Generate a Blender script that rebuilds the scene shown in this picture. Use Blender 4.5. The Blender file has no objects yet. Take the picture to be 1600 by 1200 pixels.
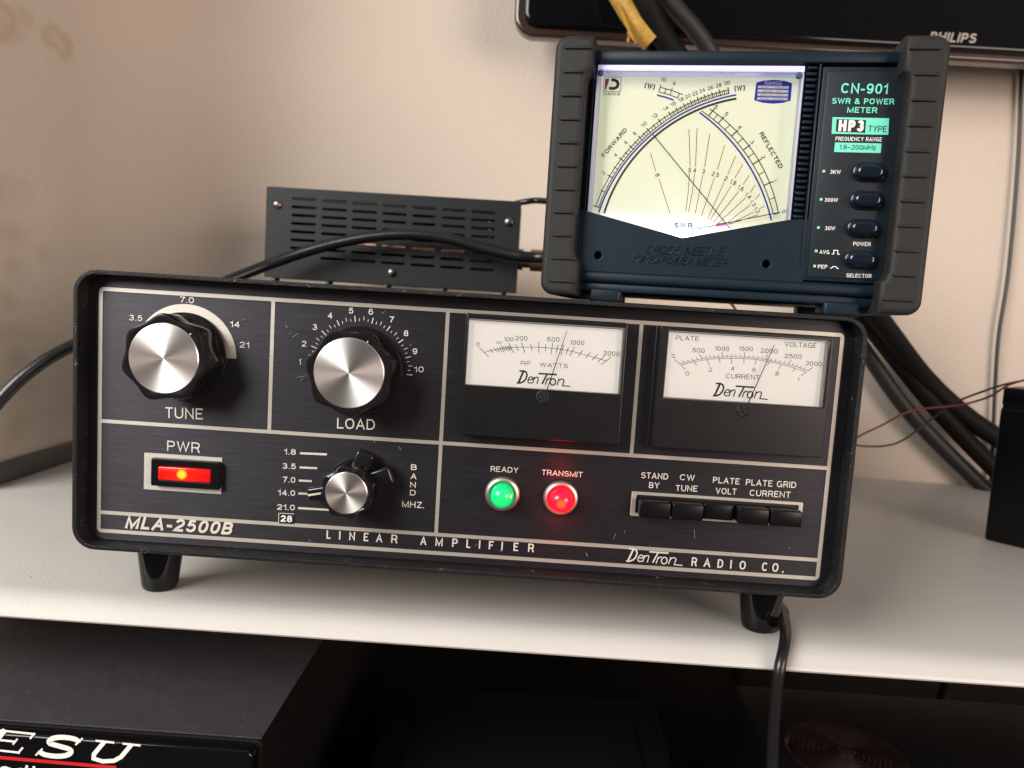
import bpy, bmesh, math, random
from mathutils import Vector, Matrix
random.seed(7)
sc = bpy.context.scene
COL = sc.collection
rad = math.radians

# ------------------------------------------------------------------ camera
CR = Matrix(((0.9979, 0.0210, 0.0620), (0.0638, -0.0977, -0.9932), (-0.0148, 0.9950, -0.0988)))
FPX = 1200.0
CAMP = Vector((0.0267, -0.3504, 0.1175))
cd = bpy.data.cameras.new('camera')
cam = bpy.data.objects.new('camera', cd); COL.objects.link(cam)
m = Matrix((CR[0], -CR[1], -CR[2])).transposed().to_4x4()
m.translation = CAMP
cam.matrix_world = m
cd.sensor_width = 36; cd.lens = 27.0; cd.clip_start = .01; cd.clip_end = 50
cd.dof.use_dof = True; cd.dof.focus_distance = .35; cd.dof.aperture_fstop = 13
sc.camera = cam

# ------------------------------------------------------------------ light
W = bpy.data.worlds.new('World'); sc.world = W; W.use_nodes = True
nt = W.node_tree; bg = nt.nodes['Background']
tc = nt.nodes.new('ShaderNodeTexCoord'); sx = nt.nodes.new('ShaderNodeSeparateXYZ')
nt.links.new(tc.outputs['Generated'], sx.inputs[0])
mp = nt.nodes.new('ShaderNodeMapRange'); mp.inputs[1].default_value = -1; mp.inputs[2].default_value = 1
nt.links.new(sx.outputs['Z'], mp.inputs[0])
cr = nt.nodes.new('ShaderNodeValToRGB'); nt.links.new(mp.outputs[0], cr.inputs[0])
e = cr.color_ramp.elements
e[0].position = 0; e[0].color = (.16, .15, .14, 1)
e[1].position = 1; e[1].color = (.60, .61, .59, 1)
for p, c in ((.40, (.30, .27, .25, 1)), (.52, (1.1, .74, .62, 1)), (.64, (.50, .43, .40, 1))):
    q = e.new(p); q.color = c
# the dim side of the room where the photographer stands
my = nt.nodes.new('ShaderNodeMapRange'); my.interpolation_type = 'SMOOTHSTEP'
my.inputs[1].default_value = -.97; my.inputs[2].default_value = -.70; my.inputs[3].default_value = .22; my.inputs[4].default_value = 1
nt.links.new(sx.outputs['Y'], my.inputs[0])
wm = nt.nodes.new('ShaderNodeVectorMath'); wm.operation = 'SCALE'
nt.links.new(cr.outputs[0], wm.inputs[0]); nt.links.new(my.outputs[0], wm.inputs['Scale'])
nt.links.new(wm.outputs[0], bg.inputs['Color']); bg.inputs['Strength'].default_value = .52

def area(name, loc, aim, sx_, sy_, power, col):
    l = bpy.data.lights.new(name, 'AREA'); l.shape = 'RECTANGLE'; l.size = sx_; l.size_y = sy_
    l.energy = power; l.color = col
    o = bpy.data.objects.new(name, l); COL.objects.link(o); o.location = loc
    o.rotation_euler = (Vector(aim) - Vector(loc)).to_track_quat('-Z', 'Y').to_euler()
    return o
area('window_light', (-1.2, -1.05, .84), (.0, .1, .05), 1.25, .85, 50, (1.0, .965, .91))
area('room_fill', (1.3, -1.3, .30), (.0, .3, .2), 1.1, .8, 25.0, (1.0, .81, .70))  # unseen fill from the right, added to lift the shaded wall corner

sc.view_settings.view_transform = 'Standard'
sc.view_settings.look = 'None'
sc.view_settings.exposure = 0.0
sc.view_settings.gamma = 1.0
sc.view_settings.use_curve_mapping = False

# ------------------------------------------------------------------ materials
def mat(name, col, rough=.5, metal=0., spec=.5, var=0., vscale=40., bump=0., bscale=300., dust=0., dscale=500.,
        emit=None, estr=0., coat=0., aniso=0., tangent=None, stretch=None, rvar=0., dustcol=(.55, .53, .5)):
    M = bpy.data.materials.new(name); M.use_nodes = True
    t = M.node_tree; N = t.nodes; L = t.links; b = N['Principled BSDF']
    b.inputs['Base Color'].default_value = (*col, 1); b.inputs['Roughness'].default_value = rough
    b.inputs['Metallic'].default_value = metal; b.inputs['Specular IOR Level'].default_value = spec
    if coat: b.inputs['Coat Weight'].default_value = coat; b.inputs['Coat Roughness'].default_value = .08
    if emit: b.inputs['Emission Color'].default_value = (*emit, 1); b.inputs['Emission Strength'].default_value = estr
    vec = None
    if var or bump or dust or rvar:
        g = N.new('ShaderNodeTexCoord'); vec = g.outputs['Object']
        if stretch:
            mpn = N.new('ShaderNodeMapping'); mpn.inputs['Scale'].default_value = stretch
            L.new(vec, mpn.inputs[0]); svec = mpn.outputs[0]
        else: svec = vec
    cur = None
    if var:
        n = N.new('ShaderNodeTexNoise'); n.inputs['Scale'].default_value = vscale; n.inputs['Detail'].default_value = 6
        L.new(svec, n.inputs['Vector'])
        mx = N.new('ShaderNodeMix'); mx.data_type = 'RGBA'
        mx.inputs[6].default_value = (*[max(0, c * (1 - var)) for c in col], 1)
        mx.inputs[7].default_value = (*[min(1, c * (1 + var)) for c in col], 1)
        L.new(n.outputs[0], mx.inputs[0]); cur = mx.outputs[2]
    if dust:
        v = N.new('ShaderNodeTexVoronoi'); v.inputs['Scale'].default_value = dscale
        L.new(vec, v.inputs['Vector'])
        n2 = N.new('ShaderNodeTexNoise'); n2.inputs['Scale'].default_value = dscale * .12; L.new(vec, n2.inputs['Vector'])
        mr = N.new('ShaderNodeMapRange'); mr.inputs[1].default_value = .45; mr.inputs[2].default_value = .75
        mr.inputs[3].default_value = 0.0; mr.inputs[4].default_value = dust; L.new(n2.outputs[0], mr.inputs[0])
        lt = N.new('ShaderNodeMath'); lt.operation = 'LESS_THAN'; L.new(v.outputs['Distance'], lt.inputs[0]); L.new(mr.outputs[0], lt.inputs[1])
        mx = N.new('ShaderNodeMix'); mx.data_type = 'RGBA'; mx.inputs[7].default_value = (*dustcol, 1)
        if cur: L.new(cur, mx.inputs[6])
        else: mx.inputs[6].default_value = (*col, 1)
        L.new(lt.outputs[0], mx.inputs[0]); cur = mx.outputs[2]
    if cur: L.new(cur, b.inputs['Base Color'])
    if rvar:
        n = N.new('ShaderNodeTexNoise'); n.inputs['Scale'].default_value = vscale; n.inputs['Detail'].default_value = 5
        L.new(svec, n.inputs['Vector'])
        mr = N.new('ShaderNodeMapRange'); mr.inputs[3].default_value = max(.02, rough - rvar); mr.inputs[4].default_value = rough + rvar
        L.new(n.outputs[0], mr.inputs[0]); L.new(mr.outputs[0], b.inputs['Roughness'])
    if bump:
        n = N.new('ShaderNodeTexNoise'); n.inputs['Scale'].default_value = bscale; n.inputs['Detail'].default_value = 4
        L.new(svec, n.inputs['Vector'])
        bp = N.new('ShaderNodeBump'); bp.inputs['Strength'].default_value = bump; bp.inputs['Distance'].default_value = .001
        L.new(n.outputs[0], bp.inputs['Height']); L.new(bp.outputs[0], b.inputs['Normal'])
    if aniso:
        b.inputs['Anisotropic'].default_value = aniso
        if tangent == 'radial':
            tg = N.new('ShaderNodeTangent'); tg.direction_type = 'RADIAL'; tg.axis = 'Y'
            L.new(tg.outputs[0], b.inputs['Tangent'])
            b.inputs['Anisotropic Rotation'].default_value = .25
        elif tangent:
            cx = N.new('ShaderNodeCombineXYZ')
            for i in range(3): cx.inputs[i].default_value = tangent[i]
            L.new(cx.outputs[0], b.inputs['Tangent'])
    return M

def glow_mat(name, base, c0, c1, c2, r0, r1, centre, estr, rough=.18, coat=.15, stretch=(1, 1, 1)):
    Mx = mat(name, base, rough, coat=coat, emit=(1, 1, 1), estr=estr)
    t = Mx.node_tree; N = t.nodes; L = t.links; b = N['Principled BSDF']
    g = N.new('ShaderNodeTexCoord'); sub = N.new('ShaderNodeVectorMath'); sub.operation = 'SUBTRACT'; sub.inputs[1].default_value = centre
    ml = N.new('ShaderNodeVectorMath'); ml.operation = 'MULTIPLY'; ml.inputs[1].default_value = stretch
    ln = N.new('ShaderNodeVectorMath'); ln.operation = 'LENGTH'
    L.new(g.outputs['Object'], sub.inputs[0]); L.new(sub.outputs[0], ml.inputs[0]); L.new(ml.outputs[0], ln.inputs[0])
    mr = N.new('ShaderNodeMapRange'); mr.inputs[1].default_value = 0; mr.inputs[2].default_value = r1; L.new(ln.outputs['Value'], mr.inputs[0])
    cr = N.new('ShaderNodeValToRGB'); e = cr.color_ramp.elements; e[0].position = .15; e[0].color = (*c0, 1); e[1].position = 1; e[1].color = (*c2, 1)
    q = e.new(r0 / r1); q.color = (*c1, 1)
    L.new(mr.outputs[0], cr.inputs[0]); L.new(cr.outputs[0], b.inputs['Emission Color'])
    return Mx
def pane_mat(name, tint=(1, 1, 1), gloss=.06):
    M = bpy.data.materials.new(name); M.use_nodes = True
    t = M.node_tree; N = t.nodes; L = t.links; N.remove(N['Principled BSDF'])
    tr = N.new('ShaderNodeBsdfTransparent'); tr.inputs[0].default_value = (*tint, 1)
    gl = N.new('ShaderNodeBsdfGlossy'); gl.inputs['Roughness'].default_value = .04
    fr = N.new('ShaderNodeFresnel'); fr.inputs[0].default_value = 1.45
    mx = N.new('ShaderNodeMixShader'); L.new(fr.outputs[0], mx.inputs[0]); L.new(tr.outputs[0], mx.inputs[1]); L.new(gl.outputs[0], mx.inputs[2])
    L.new(mx.outputs[0], N['Material Output'].inputs[0])
    return M

M = {}
M['cabinet'] = mat('cabinet_paint', (.006, .0065, .007), .45, spec=.28, bump=.5, bscale=1400, dust=.21, dscale=1100, rvar=.08, vscale=200)
M['panel'] = mat('brushed_black_anodised', (.054, .052, .061), .44, metal=.85, var=.35, vscale=60, stretch=(1, 10, 22), rvar=.05,
                 aniso=.7, tangent=(0, 0, 1), dust=.07, dscale=420, dustcol=(.35, .34, .33))
M['silver'] = mat('brushed_silver_line', (.56, .53, .48), .42, metal=.6, var=.15, vscale=90, stretch=(1, 1, 14), aniso=.6, tangent=(0, 0, 1))
M['ink_silver'] = mat('silver_ink', (.66, .63, .58), .5, metal=.25, var=.08, vscale=300)
M['knob'] = mat('black_bakelite', (.008, .008, .009), .16, spec=.5, dust=.10, dscale=900, rvar=.06, vscale=150)
M['cap'] = mat('turned_aluminium', (.93, .92, .90), .36, metal=1, aniso=.82, tangent='radial')
M['scuff'] = mat('pale_scuff', (.30, .29, .28), .5, var=.4, vscale=900)
M['cream'] = mat('cream_mark', (.75, .68, .55), .5, var=.1)
M['white'] = mat('white_ink', (.80, .79, .76), .5, var=.05, vscale=300)
M['black'] = mat('satin_black_plastic', (.004, .004, .005), .30, spec=.3, var=.2, dust=.06, dscale=600)
M['meterblack'] = mat('meter_cover_black', (.007, .007, .008), .30, var=.3, vscale=120, dust=.06, dscale=500)
M['clear'] = mat('smoked_edge_plastic', (.03, .03, .03), .08, coat=.8, var=.2)
M['paper'] = mat('meter_dial_paper', (.80, .77, .72), .7, var=.04, vscale=60, emit=(1, .95, .88), estr=.42)
M['ink'] = mat('dial_ink_grey', (.05, .048, .045), .6, var=.1)
M['inkblack'] = mat('dial_ink_black', (.012, .012, .013), .5, var=.1)
M['pane'] = pane_mat('clear_pane')
M['red_glow'] = mat('lit_red_lens', (.75, .01, .02), .18, emit=(1, .0003, .0018), estr=30.0, coat=.5, var=.1, vscale=200)
M['green_glow'] = mat('lit_green_lens', (.02, .55, .18), .18, emit=(.0, .70, .16), estr=.8, coat=.5, var=.1, vscale=200)
M['orange_glow'] = mat('lit_filament', (1, .4, .05), .3, emit=(1, .26, .03), estr=1.6, var=.1)
M['yellow_glow'] = mat('lit_neon', (1, .6, .05), .3, emit=(1, .50, .02), estr=2.0, var=.1)
M['rocker'] = mat('lit_red_rocker', (.6, .01, .01), .2, emit=(1, .015, .008), estr=.55, coat=.6, var=.25, vscale=500)
M['chrome'] = mat('nickel_ring', (.50, .42, .37), .38, metal=.9, var=.1, vscale=200)
M['steel'] = mat('screw_steel', (.22, .19, .17), .3, metal=1, var=.15, vscale=400)
M['body'] = mat('dark_teal_plastic', (.004, .0135, .024), .42, spec=.28, bump=.12, bscale=2500, var=.15, vscale=200, dust=.07, dscale=900, dustcol=(.25, .3, .35))
M['side'] = mat('dark_slate_plastic', (.009, .015, .021), .45, spec=.35, bump=.15, bscale=2500, var=.2, vscale=400, dust=.1, dscale=1200, dustcol=(.2, .23, .26))
M['rubber'] = mat('grey_rubber', (.0165, .0170, .0172), .52, spec=.28, bump=.25, bscale=2600, var=.18, vscale=300)
M['button'] = mat('navy_button', (.004, .009, .018), .17, coat=.3, var=.1)
M['dial'] = mat('backlit_dial', (.82, .82, .68), .6, var=.03, vscale=20, emit=(.88, .94, .58), estr=.36)
M['guide'] = mat('edge_lit_plastic', (.55, .57, .75), .3, emit=(.50, .52, 1.0), estr=.28, var=.05)  # emission stands in for lamp light caught in the cover edge
M['guide3'] = mat('grey_plastic_edge', (.34, .33, .31), .2, var=.1, coat=.3)
M['guide2'] = mat('faint_glow_edge', (.40, .42, .52), .3, emit=(.50, .56, 1.0), estr=.07, var=.05)  # weak bluish glow painted into the side edges
M['blue'] = mat('blue_ink', (.015, .03, .55), .5, var=.08)
M['redink'] = mat('red_ink', (.42, .05, .07), .5, var=.08)
M['magenta'] = mat('magenta_ink', (.75, .2, .5), .5, var=.05)
M['navyink'] = mat('navy_ink', (.03, .06, .15), .5, var=.08)
M['pink'] = mat('crimson_ink', (.42, .07, .14), .5, var=.08)
M['arcgrey'] = mat('arc_slot_grey', (.045, .045, .045), .5, var=.2, vscale=60)
M['mint'] = mat('mint_ink', (.16, .74, .56), .5, var=.04, vscale=200)
M['mintled'] = mat('mint_indicator', (.30, .72, .62), .4, var=.04)
M['wall'] = None
M['boxgrey'] = mat('slate_sheet_metal', (.0105, .0130, .0150), .5, spec=.32, var=.12, vscale=80, bump=.1, bscale=1800)
M['dark'] = mat('dark_interior_and_shade', (.0035, .0035, .0035), .7, spec=.15, var=.3)
M['copper'] = mat('copper_winding', (.65, .36, .27), .35, metal=.8, var=.25, vscale=300)
M['cable'] = mat('black_cable_sheath', (.009, .009, .0095), .30, spec=.5, var=.25, vscale=60, bump=.1, bscale=700)
M['cablematte'] = mat('matt_black_cable', (.004, .004, .004), .6, spec=.15, var=.3, vscale=80)
M['cablegrey'] = mat('shadow_grey_cable', (.013, .0125, .012), .55, var=.2, vscale=60)
M['wiregrey'] = mat('slate_wire', (.03, .04, .04), .4, var=.15)
M['redwire'] = mat('red_wire', (.15, .012, .015), .35, var=.2)
M['tape'] = mat('yellow_tape', (.42, .245, .04), .45, var=.5, vscale=160, bump=.8, bscale=260)
M['gloss'] = mat('piano_black', (.003, .003, .004), .09, spec=.35, var=.2)
M['trim'] = mat('smoky_trim', (.030, .014, .011), .25, var=.2, coat=.5)
M['greylet'] = mat('grey_lettering', (.34, .30, .27), .4, metal=.3, var=.1)
M['brass'] = mat('dull_brass', (.30, .20, .10), .4, metal=.8, var=.2)
M['radio'] = mat('dusty_black_metal', (.034, .033, .035), .50, var=.25, vscale=60, dust=.22, dscale=3600, bump=.25, bscale=1500)
M['redline'] = mat('red_stripe', (.55, .015, .02), .4, var=.08)
M['redglint'] = mat('black_plastic_red_glint', (.009, .004, .004), .22, var=.3, coat=.5)  # reddish glints put into the black as an even tint

def wall_mat():
    Mx = bpy.data.materials.new('stained_wall_paint'); Mx.use_nodes = True
    t = Mx.node_tree; N = t.nodes; L = t.links; b = N['Principled BSDF']
    b.inputs['Roughness'].default_value = .65; b.inputs['Specular IOR Level'].default_value = .3
    g = N.new('ShaderNodeTexCoord')
    n = N.new('ShaderNodeTexNoise'); n.inputs['Scale'].default_value = 7; n.inputs['Detail'].default_value = 4; L.new(g.outputs['Object'], n.inputs['Vector'])
    mx = N.new('ShaderNodeMix'); mx.data_type = 'RGBA'
    mx.inputs[6].default_value = (.57, .495, .425, 1); mx.inputs[7].default_value = (.63, .56, .485, 1); L.new(n.outputs[0], mx.inputs[0])
    L.new(mx.outputs[2], b.inputs['Base Color'])
    n = N.new('ShaderNodeTexNoise'); n.inputs['Scale'].default_value = 230; n.inputs['Detail'].default_value = 3; L.new(g.outputs['Object'], n.inputs['Vector'])
    bp = N.new('ShaderNodeBump'); bp.inputs['Strength'].default_value = .45; bp.inputs['Distance'].default_value = .0015
    L.new(n.outputs[0], bp.inputs['Height']); L.new(bp.outputs[0], b.inputs['Normal'])
    return Mx, mx, b, g
M['wall'] = wall_mat()[0]
def stained():
    Mx, mx, b, g = wall_mat(); Mx.name = 'damp_marked_wall_paint'
    t = Mx.node_tree; N = t.nodes; L = t.links
    cur = mx.outputs[2]
    # damp marks: position (y, z), radius, ring width
    for (y, z, r, ring) in STAINS:
        sub = N.new('ShaderNodeVectorMath'); sub.operation = 'SUBTRACT'; sub.inputs[1].default_value = (WX, y, z)
        mul = N.new('ShaderNodeVectorMath'); mul.operation = 'MULTIPLY'; mul.inputs[1].default_value = (.6, .55, 1)
        nz = N.new('ShaderNodeTexNoise'); nz.inputs['Scale'].default_value = 45; L.new(g.outputs['Object'], nz.inputs['Vector'])
        L.new(g.outputs['Object'], sub.inputs[0]); L.new(sub.outputs[0], mul.inputs[0])
        ln = N.new('ShaderNodeVectorMath'); ln.operation = 'LENGTH'; L.new(mul.outputs[0], ln.inputs[0])
        ad = N.new('ShaderNodeMath'); ad.operation = 'MULTIPLY_ADD'; L.new(nz.outputs[0], ad.inputs[0]); ad.inputs[1].default_value = r * 1.2; L.new(ln.outputs['Value'], ad.inputs[2])
        rp = N.new('ShaderNodeValToRGB'); e = rp.color_ramp.elements
        mr = N.new('ShaderNodeMapRange'); mr.inputs[1].default_value = 0; mr.inputs[2].default_value = r * 1.9; L.new(ad.outputs[0], mr.inputs[0])
        L.new(mr.outputs[0], rp.inputs[0])
        if ring:
            e[0].position = .12; e[0].color = (.45,) * 3 + (1,); e[1].position = .8; e[1].color = (0, 0, 0, 1)
            q = e.new(.36); q.color = (.15,) * 3 + (1,); q = e.new(.58); q.color = (.6,) * 3 + (1,)
        else:
            e[0].position = .2; e[0].color = (.5,) * 3 + (1,); e[1].position = .85; e[1].color = (0, 0, 0, 1)
        m2 = N.new('ShaderNodeMix'); m2.data_type = 'RGBA'; m2.inputs[7].default_value = (.44, .35, .22, 1)
        L.new(rp.outputs[0], m2.inputs[0]); L.new(cur, m2.inputs[6]); cur = m2.outputs[2]
    L.new(cur, b.inputs['Base Color'])
    return Mx
M['desk'] = mat('white_laminate', (.56, .545, .52), .42, var=.04, vscale=30, bump=.18, bscale=900, dust=.02, dscale=120, dustcol=(.25, .22, .2))
M['skirting'] = mat('grey_strip', (.065, .065, .065), .35, var=.35, vscale=40, stretch=(1, 6, 1))
M['floor'] = mat('dark_carpet', (.05, .045, .04), .9, var=.3, bump=.5, bscale=400)

# ------------------------------------------------------------------ planes: photo measurements unprojected on real surfaces
class Plane:
    def __init__(s, o, ex, n):
        s.o = Vector(o); s.ex = Vector(ex).normalized(); s.n = Vector(n).normalized(); s.ey = s.n.cross(s.ex)
    def hit(s, u, v, h=0):
        d = CR.transposed() @ Vector(((u - 800) / FPX, (v - 600) / FPX, 1))
        o = s.o + s.n * h
        k = (o - CAMP).dot(s.n) / d.dot(s.n)
        return CAMP + d * k
    def ab(s, u, v, h=0):
        p = s.hit(u, v, h) - s.o
        return (p.dot(s.ex), p.dot(s.ey))
    def at(s, a, b, h=0): return s.o + s.ex * a + s.ey * b + s.n * h
def YP(y): return Plane((0, y, 0), (1, 0, 0), (0, -1, 0))      # vertical plane facing the viewer: a = x, b = z
def onY(u, v, y): return YP(y).hit(u, v)
def onZ(u, v, z): return Plane((0, 0, z), (1, 0, 0), (0, 0, 1)).hit(u, v)
I4 = Matrix.Identity(4)

# ------------------------------------------------------------------ mesh builder (world coordinates through a frame)
class MB:
    def __init__(s, frame=I4): s.bm = bmesh.new(); s.f = frame; s.mi = 0
    def v(s, p): return s.bm.verts.new(s.f @ Vector(p))
    def face(s, vs):
        try:
            f = s.bm.faces.new(vs); f.material_index = s.mi; return f
        except ValueError: return None
    def mesh(s, me, M4=I4):
        n0 = len(s.bm.faces)
        me = me.copy(); me.transform(s.f @ M4); s.bm.from_mesh(me)
        s.bm.faces.ensure_lookup_table()
        for f in s.bm.faces[n0:]: f.material_index = s.mi
        bpy.data.meshes.remove(me); return s
    def box(s, x0, x1, y0, y1, z0, z1, bevel=0, seg=2):
        b = bmesh.new(); bmesh.ops.create_cube(b, size=1)
        for v in b.verts:
            v.co = Vector(((x0 + x1) / 2 + v.co.x * (x1 - x0), (y0 + y1) / 2 + v.co.y * (y1 - y0), (z0 + z1) / 2 + v.co.z * (z1 - z0)))
        if bevel: bmesh.ops.bevel(b, geom=b.edges[:], offset=bevel, segments=seg, affect='EDGES', profile=.5)
        me = bpy.data.meshes.new('t'); b.to_mesh(me); b.free(); s.mesh(me); bpy.data.meshes.remove(me); return s
    def prism(s, loops, y0, y1, bevel=0, res=2):
        """flat outline(s) in x,z pushed from y0 (near) to y1 (far); later loops are holes"""
        c = bpy.data.curves.new('c', 'CURVE'); c.dimensions = '2D'; c.fill_mode = 'BOTH'
        d = abs(y1 - y0)
        c.extrude = max(d / 2 - bevel, 0); c.bevel_depth = bevel; c.bevel_resolution = res
        if bevel: c.offset = -bevel
        for lp in loops:
            sp = c.splines.new('POLY'); sp.points.add(len(lp) - 1); sp.use_cyclic_u = True
            for q, p in zip(sp.points, lp): q.co = (p[0], p[1], 0, 1)
        me = curve_to_mesh(c)
        s.mesh(me, Matrix(((1, 0, 0, 0), (0, 0, -1, (y0 + y1) / 2), (0, 1, 0, 0), (0, 0, 0, 1)))); bpy.data.meshes.remove(me); return s
    def lathe(s, cx, cz, prof, seg=48, rfun=None):
        """profile of (radius, y) turned round the y axis through cx, cz"""
        rings = []
        for (r, y) in prof:
            if r < 1e-7: rings.append([s.v((cx, y, cz))]); continue
            ring = []
            for k in range(seg):
                a = 2 * math.pi * k / seg; rr = rfun(r, a, y) if rfun else r
                ring.append(s.v((cx + rr * math.cos(a), y, cz + rr * math.sin(a))))
            rings.append(ring)
        for A, B in zip(rings, rings[1:]):
            if len(A) == 1 and len(B) == 1: continue
            for k in range(seg):
                j = (k + 1) % seg
                if len(A) == 1: s.face((A[0], B[j], B[k]))
                elif len(B) == 1: s.face((A[k], A[j], B[0]))
                else: s.face((A[k], A[j], B[j], B[k]))
        return s
    def tube(s, pts, r, sides=14, sub=8, closed=False, flat=1.0):
        P = [Vector(p) for p in pts]; out = []
        n = len(P)
        if n > 2 and sub > 1:
            for i in range(n - 1):
                p0 = P[max(i - 1, 0)]; p1 = P[i]; p2 = P[i + 1]; p3 = P[min(i + 2, n - 1)]
                for k in range(sub):
                    t = k / sub
                    out.append(.5 * ((2 * p1) + (p2 - p0) * t + (2 * p0 - 5 * p1 + 4 * p2 - p3) * t * t + (3 * p1 - p0 - 3 * p2 + p3) * t ** 3))
            out.append(P[-1])
        else: out = P
        rings = []; up = None
        for i, p in enumerate(out):
            d = (out[min(i + 1, len(out) - 1)] - out[max(i - 1, 0)]).normalized()
            if up is None:
                up = d.orthogonal().normalized()
            up = (up - d * up.dot(d)).normalized(); sd = d.cross(up)
            rr = r if not callable(r) else r(i / max(1, len(out) - 1))
            rings.append([s.v(p + up * math.cos(2 * math.pi * k / sides) * rr + sd * math.sin(2 * math.pi * k / sides) * rr * flat) for k in range(sides)])
        for A, B in zip(rings, rings[1:]):
            for k in range(sides): s.face((A[k], A[(k + 1) % sides], B[(k + 1) % sides], B[k]))
        s.face(rings[0][::-1]); s.face(rings[-1]); return s
    def ribbon(s, pl, pts, w, h, closed=False):
        """a printed line of width w on plane pl through points (a, b)"""
        pts = [Vector(p) for p in pts]
        if not closed and len(pts) > 3 and (pts[0] - pts[-1]).length < 1e-9: closed = True; pts = pts[:-1]
        n = len(pts); L = []; R = []
        for i in range(n):
            p = pts[i]
            a = pts[(i - 1) % n] if (closed or i > 0) else None; b = pts[(i + 1) % n] if (closed or i < n - 1) else None
            d1 = (p - a).normalized() if a is not None and (p - a).length > 1e-12 else None
            d2 = (b - p).normalized() if b is not None and (b - p).length > 1e-12 else None
            if d1 is None: d1 = d2
            if d2 is None: d2 = d1
            d = d1 + d2
            d = d.normalized() if d.length > 1e-6 else Vector((-d1.y, d1.x))
            nn = Vector((-d.y, d.x)); c = max(abs(nn.dot(Vector((-d1.y, d1.x)))), .45); nn = nn * (w / 2 / c)
            L.append(s.v(pl.at(*(p + nn), h))); R.append(s.v(pl.at(*(p - nn), h)))
        for i in range(n if closed else n - 1):
            j = (i + 1) % n; s.face((R[i], R[j], L[j], L[i]))
        return s
    def poly(s, pl, pts, h):
        s.face([s.v(pl.at(a, b, h)) for a, b in pts]); return s
    def text(s, pl, txt, p0, p1, cap, h, bold=0., shear=0., space=1., ex=0.):
        """lettering whose box starts at p0, ends at p1 (plane coordinates of its baseline) and is cap tall"""
        p0 = Vector(p0); p1 = Vector(p1); d = p1 - p0; L = d.length; d.normalize(); up = Vector((-d.y, d.x))
        w = (.115 + 2.6 * bold) if bold < 1 else bold
        i = 0
        for pts in type_strokes(txt, L / cap, w, shear, space):
            q = [tuple(p0 + d * (x * cap) + up * (y * cap)) for x, y in pts]
            if ex: s.tube([pl.at(*a, h) for a in q], ex, 6, 1)
            else: s.ribbon(pl, q, w * cap, h + i * 2.5e-6)
            i += 1
        return s
    def tp(s, pl, txt, u0, v0, u1, v1, cap, h=.0002, bold=0., shear=0., space=1., ex=0.):
        """same, measured in photo pixels"""
        p0 = pl.ab(u0, v0, h); p1 = pl.ab(u1, v1, h); L = math.hypot(p1[0] - p0[0], p1[1] - p0[1])
        return s.text(pl, txt, p0, p1, cap * L / math.hypot(u1 - u0, v1 - v0), h, bold, shear, space, ex)
    def build(s, name, mats, parent=None, smooth=30):
        bmesh.ops.recalc_face_normals(s.bm, faces=[f for f in s.bm.faces]) if smooth else None
        me = bpy.data.meshes.new(name)
        if parent is not None:
            s.bm.transform(WORLD[parent.name].inverted())
        s.bm.to_mesh(me); s.bm.free()
        for mm in (mats if isinstance(mats, (list, tuple)) else [mats]): me.materials.append(mm)
        if smooth:
            me.polygons.foreach_set('use_smooth', [True] * len(me.polygons)); me.set_sharp_from_angle(angle=rad(smooth))
        o = bpy.data.objects.new(name, me); COL.objects.link(o)
        if parent is not None:
            o.parent = parent; WORLD[o.name] = WORLD[parent.name]
        else: WORLD[o.name] = I4
        return o
WORLD = {}
def curve_to_mesh(c):
    o = bpy.data.objects.new('tmp', c); COL.objects.link(o)
    dg = bpy.context.evaluated_depsgraph_get(); dg.update()
    me = bpy.data.meshes.new_from_object(o.evaluated_get(dg))
    bpy.data.objects.remove(o); bpy.data.curves.remove(c)
    return me
def _e(cx, cy, rx, ry, a0, a1, n=14, p=.88):
    out = []
    for k in range(n + 1):
        a = math.radians(a0 + (a1 - a0) * k / n); c, q = math.cos(a), math.sin(a)
        out.append((cx + rx * math.copysign(abs(c) ** p, c), cy + ry * math.copysign(abs(q) ** p, q)))
    return out
_P = [(.04, .46), (.56, .46)] + _e(.56, .73, .44, .27, -90, 90)[1:] + [(.04, 1)]
_ST = [(0, 0), (0, 1)]
_6 = [_e(.5, .31, .5, .31, 0, 360, 24), _e(.5, .55, .5, .45, 38, 180) + [(0, .31)]]
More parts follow.
